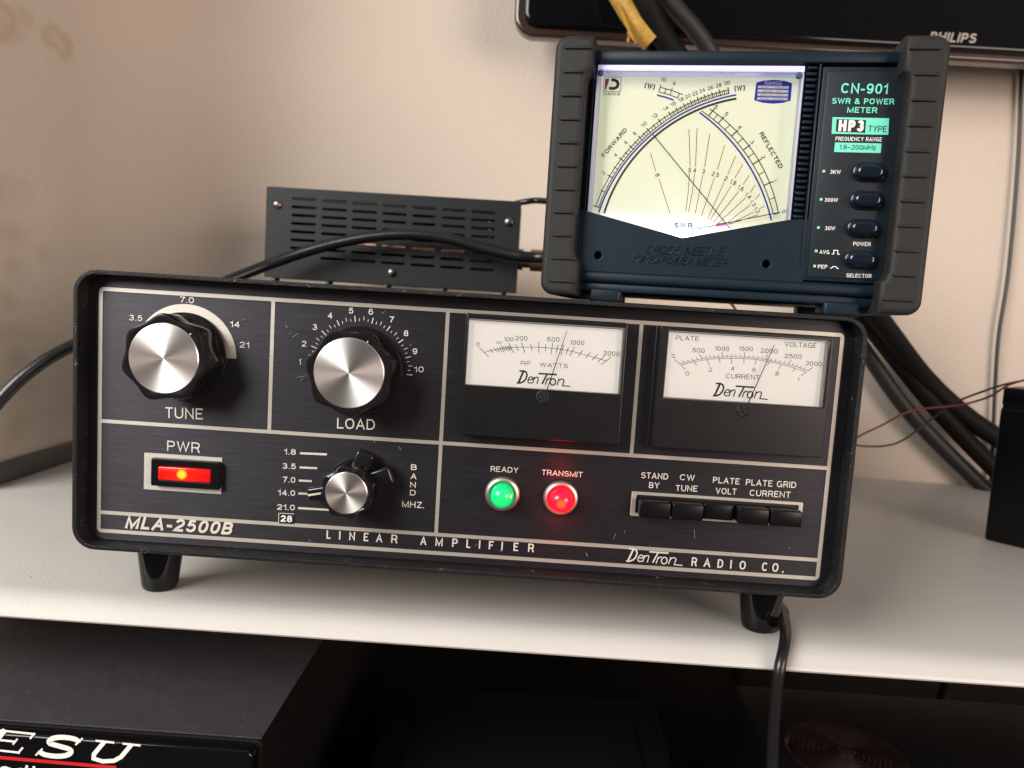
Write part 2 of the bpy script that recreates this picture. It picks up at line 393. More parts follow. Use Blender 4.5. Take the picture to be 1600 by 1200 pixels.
FONT = {  # width, centre lines in a unit box
 '0': (.60, [_e(.5, .5, .5, .5, 0, 360, 28)]), '1': (.34, [[(1, 0), (1, 1), (.72, .84), (0, .76)]]),
 '2': (.60, [_e(.5, .70, .48, .30, 172, -25) + [(.62, .40), (.20, .18), (.02, 0), (1, 0)]]),
 '3': (.60, [_e(.47, .745, .44, .255, 160, -90)[:-1] + [(.36, .52)], [(.36, .525)] + _e(.47, .265, .52, .265, 90, -168)]),
 '4': (.62, [[(.76, 0), (.76, 1)], [(.76, .98), (0, .27), (1, .27)]]), '5': (.60, [[(.92, 1), (.18, 1), (.07, .46)], _e(.48, .325, .52, .325, 146, -165)]),
 '6': (.60, _6), '9': (.60, [[(1 - x, 1 - y) for x, y in st] for st in _6]), '7': (.58, [[(0, 1), (1, 1), (.66, .58), (.42, .25), (.34, 0)]]),
 '8': (.60, [_e(.5, .755, .43, .245, 0, 360, 24), _e(.5, .265, .5, .265, 0, 360, 24)]),
 'A': (.74, [[(0, 0), (.5, 1), (1, 0)], [(.19, .31), (.81, .31)]]),
 'B': (.64, [_ST, [(.04, 1), (.56, 1)] + _e(.56, .76, .36, .24, 90, -90)[1:] + [(.04, .52)], [(.04, .52), (.58, .52)] + _e(.58, .26, .42, .26, 90, -90)[1:] + [(.04, 0)]]),
 'C': (.72, [_e(.5, .5, .5, .5, 38, 322, 24)]), 'D': (.70, [[(0, 0), (0, 1), (.40, 1)] + _e(.40, .5, .60, .5, 90, -90) + [(0, 0)]]),
 'E': (.60, [[(1, 1), (0, 1), (0, 0), (1, 0)], [(0, .52), (.92, .52)]]), 'F': (.56, [[(1, 1), (0, 1), (0, 0)], [(0, .50), (.90, .50)]]),
 'G': (.76, [_e(.5, .5, .5, .5, 40, 335, 24)[:-1] + [(1, .14), (1, .45), (.56, .45)], [(1, .3), (1, 0)]]), 'H': (.70, [[(0, 0), (0, 1)], [(1, 0), (1, 1)], [(0, .52), (1, .52)]]),
 'I': (0, [[(0, 0), (0, 1)]]), 'K': (.68, [[(0, 0), (0, 1)], [(1, 1), (0, .34)], [(.36, .58), (1, 0)]]), 'L': (.54, [[(0, 1), (0, 0), (1, 0)]]),
 'M': (.84, [[(0, 0), (0, 1), (.5, .02), (1, 1), (1, 0)]]), 'N': (.70, [[(0, 0), (0, 1), (1, 0), (1, 1)]]), 'O': (.76, [_e(.5, .5, .5, .5, 0, 360, 28)]),
 'P': (.62, [_ST, _P]), 'Q': (.76, [_e(.5, .5, .5, .5, 0, 360, 28), [(.60, .24), (1, -.02)]]), 'R': (.66, [_ST, _P, [(.52, .46), (.84, .36), (.90, .10), (1, 0)]]),
 'S': (.66, [_e(.5, .745, .46, .255, 22, 250, 16)[:-2] + _e(.5, .265, .5, .265, 72, -162, 16)]), 'T': (.62, [[(0, 1), (1, 1)], [(.5, 1), (.5, 0)]]),
 'U': (.70, [[(0, 1), (0, .36)] + _e(.5, .36, .5, .36, 180, 360) + [(1, 1)]]), 'V': (.70, [[(0, 1), (.5, 0), (1, 1)]]), 'W': (1.0, [[(0, 1), (.25, 0), (.5, 1), (.75, 0), (1, 1)]]),
 'X': (.68, [[(0, 0), (1, 1)], [(0, 1), (1, 0)]]), 'Y': (.68, [[(0, 1), (.5, .44), (1, 1)], [(.5, .46), (.5, 0)]]), 'Z': (.62, [[(0, 1), (1, 1), (0, 0), (1, 0)]]),
 'z': (.46, [[(0, .70), (1, .70), (0, 0), (1, 0)]]), '.': (0, [[(0, 0), (0, .07)]]), '-': (.34, [[(0, .36), (1, .36)]]), '~': (.60, [[(0, .32), (.25, .46), (.5, .38), (.75, .30), (1, .44)]]),
 '(': (.34, [[(1, 1.13), (.5, .97), (.12, .75), (0, .5), (.12, .25), (.5, .03), (1, -.13)]]), ')': (.34, [[(0, 1.13), (.5, .97), (.88, .75), (1, .5), (.88, .25), (.5, .03), (0, -.13)]]),
 '&': (.74, [[(1, 0), (.26, .68)] + _e(.44, .80, .25, .20, 200, -20)[1:], [(.68, .72), (.50, .54), (.12, .40)] + _e(.40, .25, .40, .25, 165, 345)[1:] + [(.98, .46)]]),
 'a': (.52, [_e(.46, .35, .46, .35, 0, 360, 20), [(1, .72), (.92, .1), (1, 0)]]), 'd': (.54, [_e(.45, .35, .45, .35, 0, 360, 20), [(.92, 1), (.92, 0)]]), 'i': (0, [[(0, 0), (0, .70)], [(0, .88), (0, 1)]]),
}
def type_strokes(txt, Lr, w, shear, space):
    """centre lines of a word in units of its cap height, fitted to a total width of Lr"""
    thin_ = [c for c in txt if c in 'I.i']; gap = .155 * space
    tot = sum(FONT[c][0] if c != ' ' else .30 for c in txt if c not in 'I.i') + gap * (len(txt) - 1)
    Lr_ = Lr - shear * .0
    k = (Lr_ - len(thin_) * w) / tot if tot > 0 else 1
    x = 0; out = []
    for c in txt:
        if c == ' ': x += (.30 + gap) * k; continue
        W_, st = FONT[c]
        ow = w if c in 'I.i' else W_ * k
        for pts in st:
            q = []
            n = len(pts)
            loop = n > 3 and abs(pts[0][0] - pts[-1][0]) + abs(pts[0][1] - pts[-1][1]) < 1e-6
            for (a, b_) in pts:
                q.append(Vector((x + w / 2 + a * max(ow - w, 0), w / 2 + b_ * (1 - w))))
            if not loop:                                         # ends on the box run out to its edge
                for e0, e1 in ((0, 1), (-1, -2)):
                    dd = (q[e0] - q[e1]); dd = dd / max(dd.length, 1e-9)
                    a, b_ = pts[e0]
                    if b_ in (0, 1) and abs(dd.y) > .5: q[e0] = q[e0] + dd * (w / 2 / abs(dd.y))
                    elif a in (0, 1) and abs(dd.x) > .8: q[e0] = q[e0] + dd * (w / 2)
            out.append([(p.x + p.y * shear - shear * .5, p.y) for p in q])
        x += ow + gap * k
    return out
def empty(name, loc, label, cat, group=None, rz=0):
    o = bpy.data.objects.new(name, None); COL.objects.link(o); o.empty_display_size = .02
    o.location = loc; o.rotation_euler = (0, 0, rz)
    WORLD[o.name] = Matrix.Translation(Vector(loc)) @ Matrix.Rotation(rz, 4, 'Z')
    tag(o, label, cat, group); return o
def tag(o, label, cat, group=None):
    o['label'] = label; o['category'] = cat
    if group: o['group'] = group
    return o
def rrect(x0, x1, z0, z1, r, seg=6):
    out = []
    for cx, cz, a0 in ((x1 - r, z1 - r, 0), (x0 + r, z1 - r, 90), (x0 + r, z0 + r, 180), (x1 - r, z0 + r, 270)):
        for k in range(seg + 1):
            a = rad(a0 + 90 * k / seg); out.append((cx + r * math.cos(a), cz + r * math.sin(a)))
    return out
def rect(x0, x1, z0, z1): return [(x0, z0), (x1, z0), (x1, z1), (x0, z1)]
def circ(cx, cz, r, n=32): return [(cx + r * math.cos(2 * math.pi * k / n), cz + r * math.sin(2 * math.pi * k / n)) for k in range(n)]
def circle3(a, b, c):
    ax, ay = a; bx, by = b; cx, cy = c
    d = 2 * (ax * (by - cy) + bx * (cy - ay) + cx * (ay - by))
    ux = ((ax * ax + ay * ay) * (by - cy) + (bx * bx + by * by) * (cy - ay) + (cx * cx + cy * cy) * (ay - by)) / d
    uy = ((ax * ax + ay * ay) * (cx - bx) + (bx * bx + by * by) * (ax - cx) + (cx * cx + cy * cy) * (bx - ax)) / d
    return (ux, uy), math.hypot(ax - ux, ay - uy)

# ================================================================== SETTING
ZD = -.0336; WY = .43; WX = -.353
STAINS = []
lw = Plane((WX, 0, 0), (0, 1, 0), (1, 0, 0))
for (u, v, r, ring) in ((92, 66, .014, 1), (-6, 30, .018, 1), (2, 300, .02, 0), (18, 362, .014, 0), (20, 415, .011, 0), (68, 396, .010, 0), (10, 470, .012, 0),
                        (40, 520, .014, 0), (25, 560, .012, 0), (42, 610, .012, 0), (38, 655, .016, 0), (12, 690, .014, 0), (150, 400, .005, 0), (40, 25, .010, 0), (5, 520, .012, 0)):
    p = lw.hit(u, v); STAINS.append((p.y, p.z, r, ring))
M['stain'] = stained()
b = MB(); RC = .14; pr = [(WX, .165)] + [(WX + RC - RC * math.cos(rad(a)), WY - RC + RC * math.sin(rad(a))) for a in range(0, 91, 6)] + [(1.6, WY), (1.6, WY + .12), (WX - .12, WY + .12), (WX - .12, .165)]
A = [b.v((x, y, -.76)) for x, y in pr]; B = [b.v((x, y, 1.5)) for x, y in pr]
for i in range(len(pr)): b.face((A[i], A[(i + 1) % len(pr)], B[(i + 1) % len(pr)], B[i]))
b.face(A[::-1]); b.face(B); w = b.build('wall', M['stain'], smooth=25); w['kind'] = 'structure'
b = MB(); b.box(-2.5, 2.5, -3, WY - .003, -.80, -.76); w = b.build('floor', M['floor'], smooth=0); w['kind'] = 'structure'
p = lw.hit(60, 708)
b = MB(); b.box(WX + .001, WX + .006, .17, WY - RC - .004, ZD + .0015, ZD + .0155, .001)
tag(b.build('skirting_strip', M['skirting']), 'dull grey strip along the foot of the stained wall', 'skirting')

desk = empty('desk', (.2, .2, -.755), 'white laminate desk with a rounded front edge carrying the black amplifier', 'desk')
prof = [(-.0040, -.0430), (-.0053, -.0426), (-.0060, -.0416), (-.0056, -.0402), (-.0025, -.0374), (.0000, -.0358), (.0030, -.0347), (.0062, -.0340), (.0095, -.0337), (.0125, ZD), (.427, ZD), (.427, -.0430)]
b = MB(); n = len(prof)
A = [b.v((-.352, y, z)) for y, z in prof]; B = [b.v((1.2, y, z)) for y, z in prof]
for i in range(n): b.face((A[i], A[(i + 1) % n], B[(i + 1) % n], B[i]))
b.face(A); b.face(B[::-1]); b.build('desktop', M['desk'], desk)
PDK = Plane((0, 0, ZD), (1, 0, 0), (0, 0, 1))
for u0, v0, u1, v1, w_ in ((157, 860, 161, 865, .0004), (36, 899, 48, 896, .0006), (1390, 940, 1394, 944, .0003), (1430, 800, 1434, 801, .0003)):
    b = MB(); b.ribbon(PDK, [PDK.ab(u0, v0), PDK.ab(u1, v1)], w_, .0002); b.build('scuff_mark', M['white'], desk, smooth=0)
for u, v, r_ in ((48, 902.5, .0004), (1232, 905, .0003), (1460, 955, .0003), (660, 905, .00025), (1402, 878, .0003), (70, 830, .0003)):
    a = PDK.ab(u, v); b = MB(); b.poly(PDK, circ(a[0], a[1], r_, 8), .0002); b.build('speck', M['dark'], desk, smooth=0)
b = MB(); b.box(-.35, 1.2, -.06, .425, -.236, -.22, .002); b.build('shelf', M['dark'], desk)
for x in (-.34, 1.18):
    b = MB(); b.box(x, x + .018, .0, .42, -.755, -.237, .001); b.build('leg_panel', M['desk'], desk)

# ================================================================== LINEAR AMPLIFIER
amp = empty('linear_amplifier', (0, .16, ZD), 'black linear amplifier with two lit needle meters, red and green lamps and silver knobs', 'amplifier')
PN = Plane((0, 0, 0), (1, 0, 0), (0, -1, 0))
X0, X1, Z0, Z1 = -.1768, .1768, -.0056, .1228
b = MB()
b.prism([rrect(X0, X1, Z0, Z1, .0105, 8), rrect(X0 + .0022, X1 - .0022, Z0 + .0022, Z1 - .0022, .0085, 8)], -.0092, .335, .0006)
cab = b.build('cabinet', M['cabinet'], amp)
b = MB(); b.prism([rrect(X0 + .002, X1 - .002, Z0 + .002, Z1 - .002, .008, 8)], .330, .334); b.build('rear_panel', M['cabinet'], amp)
fp = MB(); fp.prism([rrect(X0 + .0024, X1 - .0024, Z0 + .0024, Z1 - .0024, .0083, 8)], 0, .002); face = fp.build('faceplate', M['panel'], amp, smooth=0)
# silver rule work: one sheet with six windows
t = .00175; HB = .1153
cells = [(-.170 + t, -.0905, .0541, HB - t), (-.0888, -.0105, .0541, HB - t), (-.0088, .0776, .0541, HB - t), (.0793, .170 - t, .0541, HB - t),
         (-.170 + t, -.0105, .0106, .0524), (-.0088, .170 - t, .0106, .0524), (-.170 + t, .170 - t, t, .0089)]
b = MB(); b.prism([rrect(-.170, .170, 0, HB, .0022, 5)] + [rect(*c) for c in cells], -.00022, -.00008)
b.build('trim_lines', M['silver'], face, smooth=0)
def lab(txt, u0, v0, u1, v1, cap, bold=.012, shear=0., space=1., m_='ink_silver'):
    b = MB(); b.tp(PN, txt, u0, v0, u1, v1, cap, .0003, bold, shear, space); return b.build('lettering', M[m_], face, smooth=0)
lab('3.5', 201.9, 500.5, 222.5, 501.8, 8.8, .02); lab('7.0', 281, 472.5, 303, 474, 9.2, .02); lab('14', 359.3, 510.8, 374.3, 511.8, 9.2, .02); lab('21', 374.3, 543, 389.2, 543.9, 9.2, .015)
lab('TUNE', 258.3, 653, 317, 655.5, 17, .004); lab('PWR', 261, 704.3, 312, 707.5, 16, .004); lab('LOAD', 526.6, 669.4, 585.6, 671.8, 16.4, .004)
lab('MLA-2500B', 197.5, 825.5, 363.5, 835.8, 20, .035, .28)
for s_, u0, v0, u1, v1 in (('1.8', 444, 710, 462.4, 710.8), ('3.5', 441.4, 732.4, 462.4, 733.3), ('7.0', 442, 753.6, 461.6, 754.4), ('14.0', 434.4, 773.8, 461.2, 775), ('21.0', 433, 796.4, 460.8, 797.6)):
    lab(s_, u0, v0, u1, v1, 9, .025)
b = MB()
for u0, v0, u1, v1 in ((469, 708, 511, 709.8), (468.4, 730.2, 496, 731.4), (467, 750.6, 487.4, 751.6), (466.6, 770.8, 500, 772.2), (466, 793.6, 520, 796.8)):
    b.ribbon(PN, [PN.ab(u0, v0), PN.ab(u1, v1)], .00098, .0003)
b.build('band_marks', M['ink_silver'], face, smooth=0)
b = MB(); b.ribbon(PN, [PN.ab(436, 809.2), PN.ab(460, 810.4)], .0050, .0004); st = b.build('sticker', M['inkblack'], face, smooth=0)
b = MB(); b.ribbon(PN, [PN.ab(436, 801.4), PN.ab(460, 802.6)], .0003, .0005); b.ribbon(PN, [PN.ab(436.2, 801), PN.ab(435.8, 817)], .0003, .00055); b.build('sticker_edge', M['ink_silver'], face, smooth=0)
lab('28', 439, 814.6, 456.6, 815.6, 10, .03, m_='white').location.y = -.0004
for ch, u, v in (('B', 642, 734.2), ('A', 641.6, 748.4), ('N', 640.6, 761.6), ('D', 640.4, 774)): lab(ch, u, v, u + 9, v + .5, 9, .02)
lab('MHZ.', 628, 792.2, 662.4, 794.2, 9.8, .02)
lets = [('L', 510, 516.6), ('I', 529.6, 532.4), ('N', 545.4, 554.4), ('E', 568, 575.4), ('A', 587.6, 597), ('R', 611, 620.6), ('A', 656.6, 666), ('M', 680, 691.6), ('P', 706.2, 714.8), ('L', 728.4, 734.8), ('I', 747.9, 750.9), ('F', 763.4, 771), ('I', 783, 786), ('E', 802, 809.4), ('R', 824.8, 833.8)]
b = MB()
for ch, u0, u1 in lets: b.tp(PN, ch, u0, 841.6 + (u0 - 510) * .0656, u1, 841.6 + (u1 - 510) * .0656, 13.4, .0003, .018, 0)
b.build('lettering', M['ink_silver'], face, smooth=0)
b = MB()
for ch, u0, u1 in (('R', 1080, 1088.4), ('A', 1099, 1109.4), ('D', 1120.5, 1129.4), ('I', 1140.4, 1143.4), ('O', 1154.8, 1164.6), ('C', 1189.8, 1198.6), ('O', 1206, 1215.6)):
    b.tp(PN, ch, u0, 884.2 + (u0 - 1080) * .0705, u1, 884.2 + (u1 - 1080) * .0705, 14, .0003, .018, 0)
b.ribbon(PN, [PN.ab(1221.4, 893.2), PN.ab(1224, 893.4)], .0008, .0003)
b.build('lettering', M['ink_silver'], face, smooth=0)
# maker's script, drawn once as strokes in a unit box (x 0..1, y 0..0.34)
def logo_strokes():
    raw = [([(552, 547), (585, 547), (605, 556), (614, 580), (606, 610), (588, 632), (562, 642), (538, 641)], 9), ([(584, 550), (550, 641)], 11),
           ([(622, 619), (656, 615), (660, 602), (650, 593), (634, 597), (623, 616), (623, 633), (634, 643), (656, 640)], 6),
           ([(672, 594), (660, 645)], 6), ([(668, 612), (684, 597), (698, 596), (703, 606), (694, 648)], 6),
           ([(703, 567), (845, 576)], 9), ([(768, 572), (734, 650)], 9), ([(773, 605), (760, 655)], 6), ([(769, 622), (784, 606), (800, 606)], 6),
           ([(818 + 21 * math.cos(k * math.pi / 8 + .1) , 633 + 25 * math.sin(k * math.pi / 8 + .1)) for k in range(17)], 7),
           ([(864, 606), (852, 660)], 6), ([(860, 625), (878, 610), (896, 611), (904, 622), (894, 662), (955, 668)], 6)]
    out = []
    for pts, w in raw: out.append(([((x - 537) / 418., (690 - (y - .06 * (x - 537)) - 48) / 418.) for x, y in pts], w / 418.))
    return out
LOGO = logo_strokes()
def logo(b, pl, p0, p1, h, wk=1.):
    p0 = Vector(p0); p1 = Vector(p1); d = p1 - p0; L = d.length; d.normalize(); up = Vector((-d.y, d.x)); k = 0
    for pts, w in LOGO:
        k += 1
        b.ribbon(pl, [tuple(p0 + d * (x * L) + up * (y * L)) for x, y in pts], w * L * wk, h + k * 6e-6)
b = MB(); logo(b, PN, PN.ab(978, 876.5), PN.ab(1066, 883), .0003, 1.25); b.build('emblem', M['ink_silver'], face, smooth=0)
lab('READY', 766.5, 736.6, 809.6, 739, 8.6, .006); lab('TRANSMIT', 846.4, 742, 910, 746, 8.6, .006)
lab('STAND', 1001.6, 747, 1043.6, 749.4, 9.6, .012); lab('BY', 1013.8, 762.4, 1030, 763.2, 9.4, .012); lab('CW', 1062, 750, 1085, 751.4, 9.4, .012); lab('TUNE', 1055.6, 767.2, 1089.6, 768.4, 9.6, .012)
lab('PLATE', 1113.6, 754.4, 1155.4, 757, 9.6, .012); lab('VOLT', 1118, 771.4, 1150.4, 773, 9.6, .012); lab('PLATE GRID', 1165, 758, 1243.6, 762.6, 9.8, .012); lab('CURRENT', 1171, 774.6, 1234.6, 778, 9.8, .012)
# tuning dial ring and LOAD scale
TC = PN.ab(290, 555.5); LC = PN.ab(562, 577); SCL = 3425.
b = MB()
arc = [(TC[0] + .0236 * math.cos(rad(a)), TC[1] + .0236 * math.sin(rad(a))) for a in range(0, 151, 3)]
arc2 = [(TC[0] + .0196 * math.cos(rad(a)), TC[1] + .0196 * math.sin(rad(a))) for a in range(150, -1, -3)]
b.prism([arc + arc2], -.00025, -.00008); b.build('dial_ring', M['silver'], face, smooth=0)
b = MB()
for i in range(0, 37):
    a = rad(177.5 - i * 5 + (0)); Lr = (.0218, .0245) if i % 4 == 0 else ((.0225, .0243) if i % 2 == 0 else (.0221, .0233))
    b.ribbon(PN, [(LC[0] + Lr[0] * math.cos(a), LC[1] + Lr[0] * math.sin(a)), (LC[0] + Lr[1] * math.cos(a), LC[1] + Lr[1] * math.sin(a))], .00040 if i % 4 == 0 else .00026, .0003)
b.build('scale_marks', M['ink_silver'], face, smooth=0)
for s_, u, v in (('1', 468.4, 565), ('2', 475, 537), ('3', 491.8, 511), ('4', 515.6, 493), ('5', 548.4, 485.4), ('6', 579.4, 487), ('7', 612, 499), ('8', 634.3, 520.6), ('9', 648, 548.8), ('10', 654.4, 577)):
    w_ = {'1': 3.2, '10': 15}.get(s_, 7)
    lab(s_, u - w_ / 2, v + 4.4, u + w_ / 2, v + 4.8, 9, .015)
k = 0
for u0, v0, u1, v1 in ((377, 500.5, 383.5, 498), (596, 490, 603, 485.5), (446, 508, 449, 512), (452, 522, 456, 519), (458, 526, 466, 521), (462, 590, 478, 587), (470, 596, 474, 589), (623, 697, 626, 703), (612, 688, 616, 692), (584, 688, 586, 692), (958, 842, 962, 833), (976, 828, 975, 832), (1084, 826, 1085, 840), (483, 843, 485, 846), (745, 850, 742, 853), (780, 860, 786, 861), (915, 863, 918, 869), (1015, 853, 1017, 858), (640, 540, 643, 538), (1232, 854, 1234, 858), (420, 560, 423, 557), (395, 655, 398, 656)):
    b = MB(); k += 1; b.ribbon(PN, [PN.ab(u0, v0), PN.ab((u0 + u1) / 2 + .4, (v0 + v1) / 2), PN.ab(u1, v1)], random.uniform(.00010, .00022), .00035 + k * 3e-6); b.build('scratch', M['scuff'], face, smooth=0)
# knobs ------------------------------------------------------------
def knob(cx, cz, phase, mark, R=.0199, rc=.0153, h=.0215, lobes=7, tabs=()):
    def rf(amp_):
        def f(r, a, y):
            return r * (1 - amp_ * (.5 - .5 * math.cos(lobes * (a - phase))) ** .8)
        return f
    b = MB()
    b.lathe(cx, cz, [(R, -.0006), (R, -.0028), (R - .0005, -.0034), (R * .80, -.0036)], 96)
    b.lathe(cx, cz, [(R * .93, -.0034), (R * .95, -.006), (R * .985, -h * .93), (R * .962, -h * .978), (rc + .0016, -h * .995), (rc, -h * .965), (rc * .3, -h * .965), (0, -h * .965)], 168, rf(.105))
    for (a, r1, w_, hh) in tabs:
        c, s_ = math.cos(rad(a)), math.sin(rad(a))
        fr = Matrix(((c, 0, -s_, cx), (0, 1, 0, 0), (s_, 0, c, cz), (0, 0, 0, 1)))
        t2 = MB(fr); t2.box(.004, r1, -hh, -.002, -w_, w_, .0012, 3)
        me = bpy.data.meshes.new('t'); t2.bm.to_mesh(me); t2.bm.free(); b.mesh(me); bpy.data.meshes.remove(me)
    k = b.build('knob', M['knob'], amp, 40)
    b = MB(); b.lathe(cx, cz, [(rc, -h * .955), (rc, -h * 1.0), (rc - .0003, -h * 1.012), (rc * .5, -h * 1.012), (rc * .02, -h * 1.012), (0, -h * 1.012)], 128); b.build('cap', M['cap'], k, 30)
    if mark is not None and not tabs:
        a = rad(mark); b = MB(); pl = PN
        b.ribbon(pl, [(cx + (rc + .0003) * math.cos(a), cz + (rc + .0003) * math.sin(a)), (cx + (rc + .0016) * math.cos(a), cz + (rc + .0016) * math.sin(a))], .0005, h * .985)
        b.build('pointer_mark', M['cream'], k, smooth=0)
    return k
knob(TC[0], TC[1], rad(146), 45); knob(LC[0], LC[1], rad(118), 62)
BC = PN.ab(555.5, 756)
k = knob(BC[0], BC[1], rad(150), None, .0125, .0094, .0185, 8, tabs=((193, .0205, .0030, .009), (22, .0195, .0042, .009), (70, .0175, .0042, .009)))
b = MB(); a = rad(193); b.ribbon(PN, [(BC[0] + .0140 * math.cos(a), BC[1] + .0140 * math.sin(a)), (BC[0] + .0200 * math.cos(a), BC[1] + .0200 * math.sin(a))], .0009, .0092); b.build('pointer_mark', M['cream'], k, smooth=0)
# power switch -----------------------------------------------------
def rectpx(pl, u0, v0, u1, v1, h=0):
    a0, b0 = pl.ab(u0, v0, h); a1, b1 = pl.ab(u1, v1, h); return a0, a1, b1, b0
x0, x1, z0, z1 = rectpx(PN, 226, 707, 346, 772)
b = MB(); b.prism([rect(x0, x1, z0, z1), rect(x0 + .0036, x1 - .0010, z0 + .0020, z1 - .0022)], -.0003, -.00008); b.build('switch_plate', M['silver'], face, smooth=0)
sw = MB(); xa, xb, za, zb = rectpx(PN, 236.5, 715.5, 343, 765.5, .003)
sw.prism([rrect(xa, xb, za, zb, .0012), rrect(xa + .0034, xb - .0042, za + .0030, zb - .0034, .0006)], -.0034, -.0004, .0004)
swo = sw.build('power_switch', M['black'], amp)
b = MB(); b.box(xa + .0036, xb - .0044, -.0042, -.0004, za + .0032, zb - .0036, .0006)
for k_ in range(14):
    xk = xa + .0050 + k_ * (xb - xa - .0112) / 13
    b.box(xk - .00035, xk + .00035, -.00455, -.0042, za + .0044, zb - .0048)
cx, cz = PN.ab(283, 742, .005)
rk = glow_mat('lit_red_rocker', (.45, .006, .006), (1.6, .95, .02), (1.0, .020, .006), (.42, .004, .003), .0026, .0092, (cx, -.0046 - .16, cz - ZD), .95, .2, .4)
b.build('rocker', rk, swo)
# indicator lamps --------------------------------------------------
def lamp(u, v, m_, hot):
    cx, cz = PN.ab(u, v)
    b = MB(); b.lathe(cx, cz, [(.0056, -.0002), (.0057, -.0018), (.0066, -.0026), (.0076, -.0022), (.0081, -.0012), (.0082, -.0002)], 48)
    r = b.build('indicator_lamp', M['chrome'], amp, 40)
    b = MB(); b.lathe(cx, cz, [(.0053, -.0004), (.0053, -.0040), (.0052, -.0058), (.0047, -.0074), (.0035, -.0088), (.0018, -.0096), (0, -.0098)], 40)
    c = (cx, -.0105 - .16, cz - .0009 - ZD)
    mm = glow_mat('lit_red_lens', (.55, .004, .012), (1, .0042, .0005), (1, .0002, .0013), (.75, .00015, .001), .0030, .0085, c, 42) if hot else glow_mat('lit_green_lens', (.01, .40, .14), (.02, 1.0, .10), (.0, .78, .20), (.0, .50, .17), .0035, .0085, c, .85)
    b.build('lens', mm, r, 60)
    return r
lamp(785, 771, 'green_glow', False); lamp(876, 777.5, 'red_glow', True)
# push buttons -----------------------------------------------------
x0, z1 = PN.ab(987, 767); x1, _ = PN.ab(1253.5, 790); z0 = PN.ab(985, 805)[1]
b = MB(); b.prism([rrect(x0, x1, z0, z1, .0006), rrect(x0 + .0022, x1 - .0018, z0 + .0014, z1 - .0014, .0008)], -.0011, -.00008, .0002); b.build('button_bezel', M['silver'], face, 30)
sx0 = x0 + .0026; pitch = (x1 - .0022 - sx0) / 5
for i in range(5):
    hgt = .0045 if i == 2 else .0085
    b = MB(); b.box(sx0 + i * pitch + .0004, sx0 + (i + 1) * pitch - .0004, -hgt, -.0002, z0 + .0016, z1 - .0026, .0007, 3); b.build('push_button', M['black'], amp)
# feet -------------------------------------------------------------
for x, y in ((-.1500, .022), (.1515, .022), (-.15, .31), (.1515, .31)):
    b = MB(Matrix(((1, 0, 0, x), (0, 0, 1, y), (0, -1, 0, 0), (0, 0, 0, 1))))   # local y -> -z
    b.lathe(0, 0, [(0, .0054), (.0112, .0054), (.0114, .0085), (.0088, -ZD - .003), (.0083, -ZD - .0008), (.0074, -ZD), (0, -ZD)], 32)
    b.build('foot', M['gloss'], amp, 40)
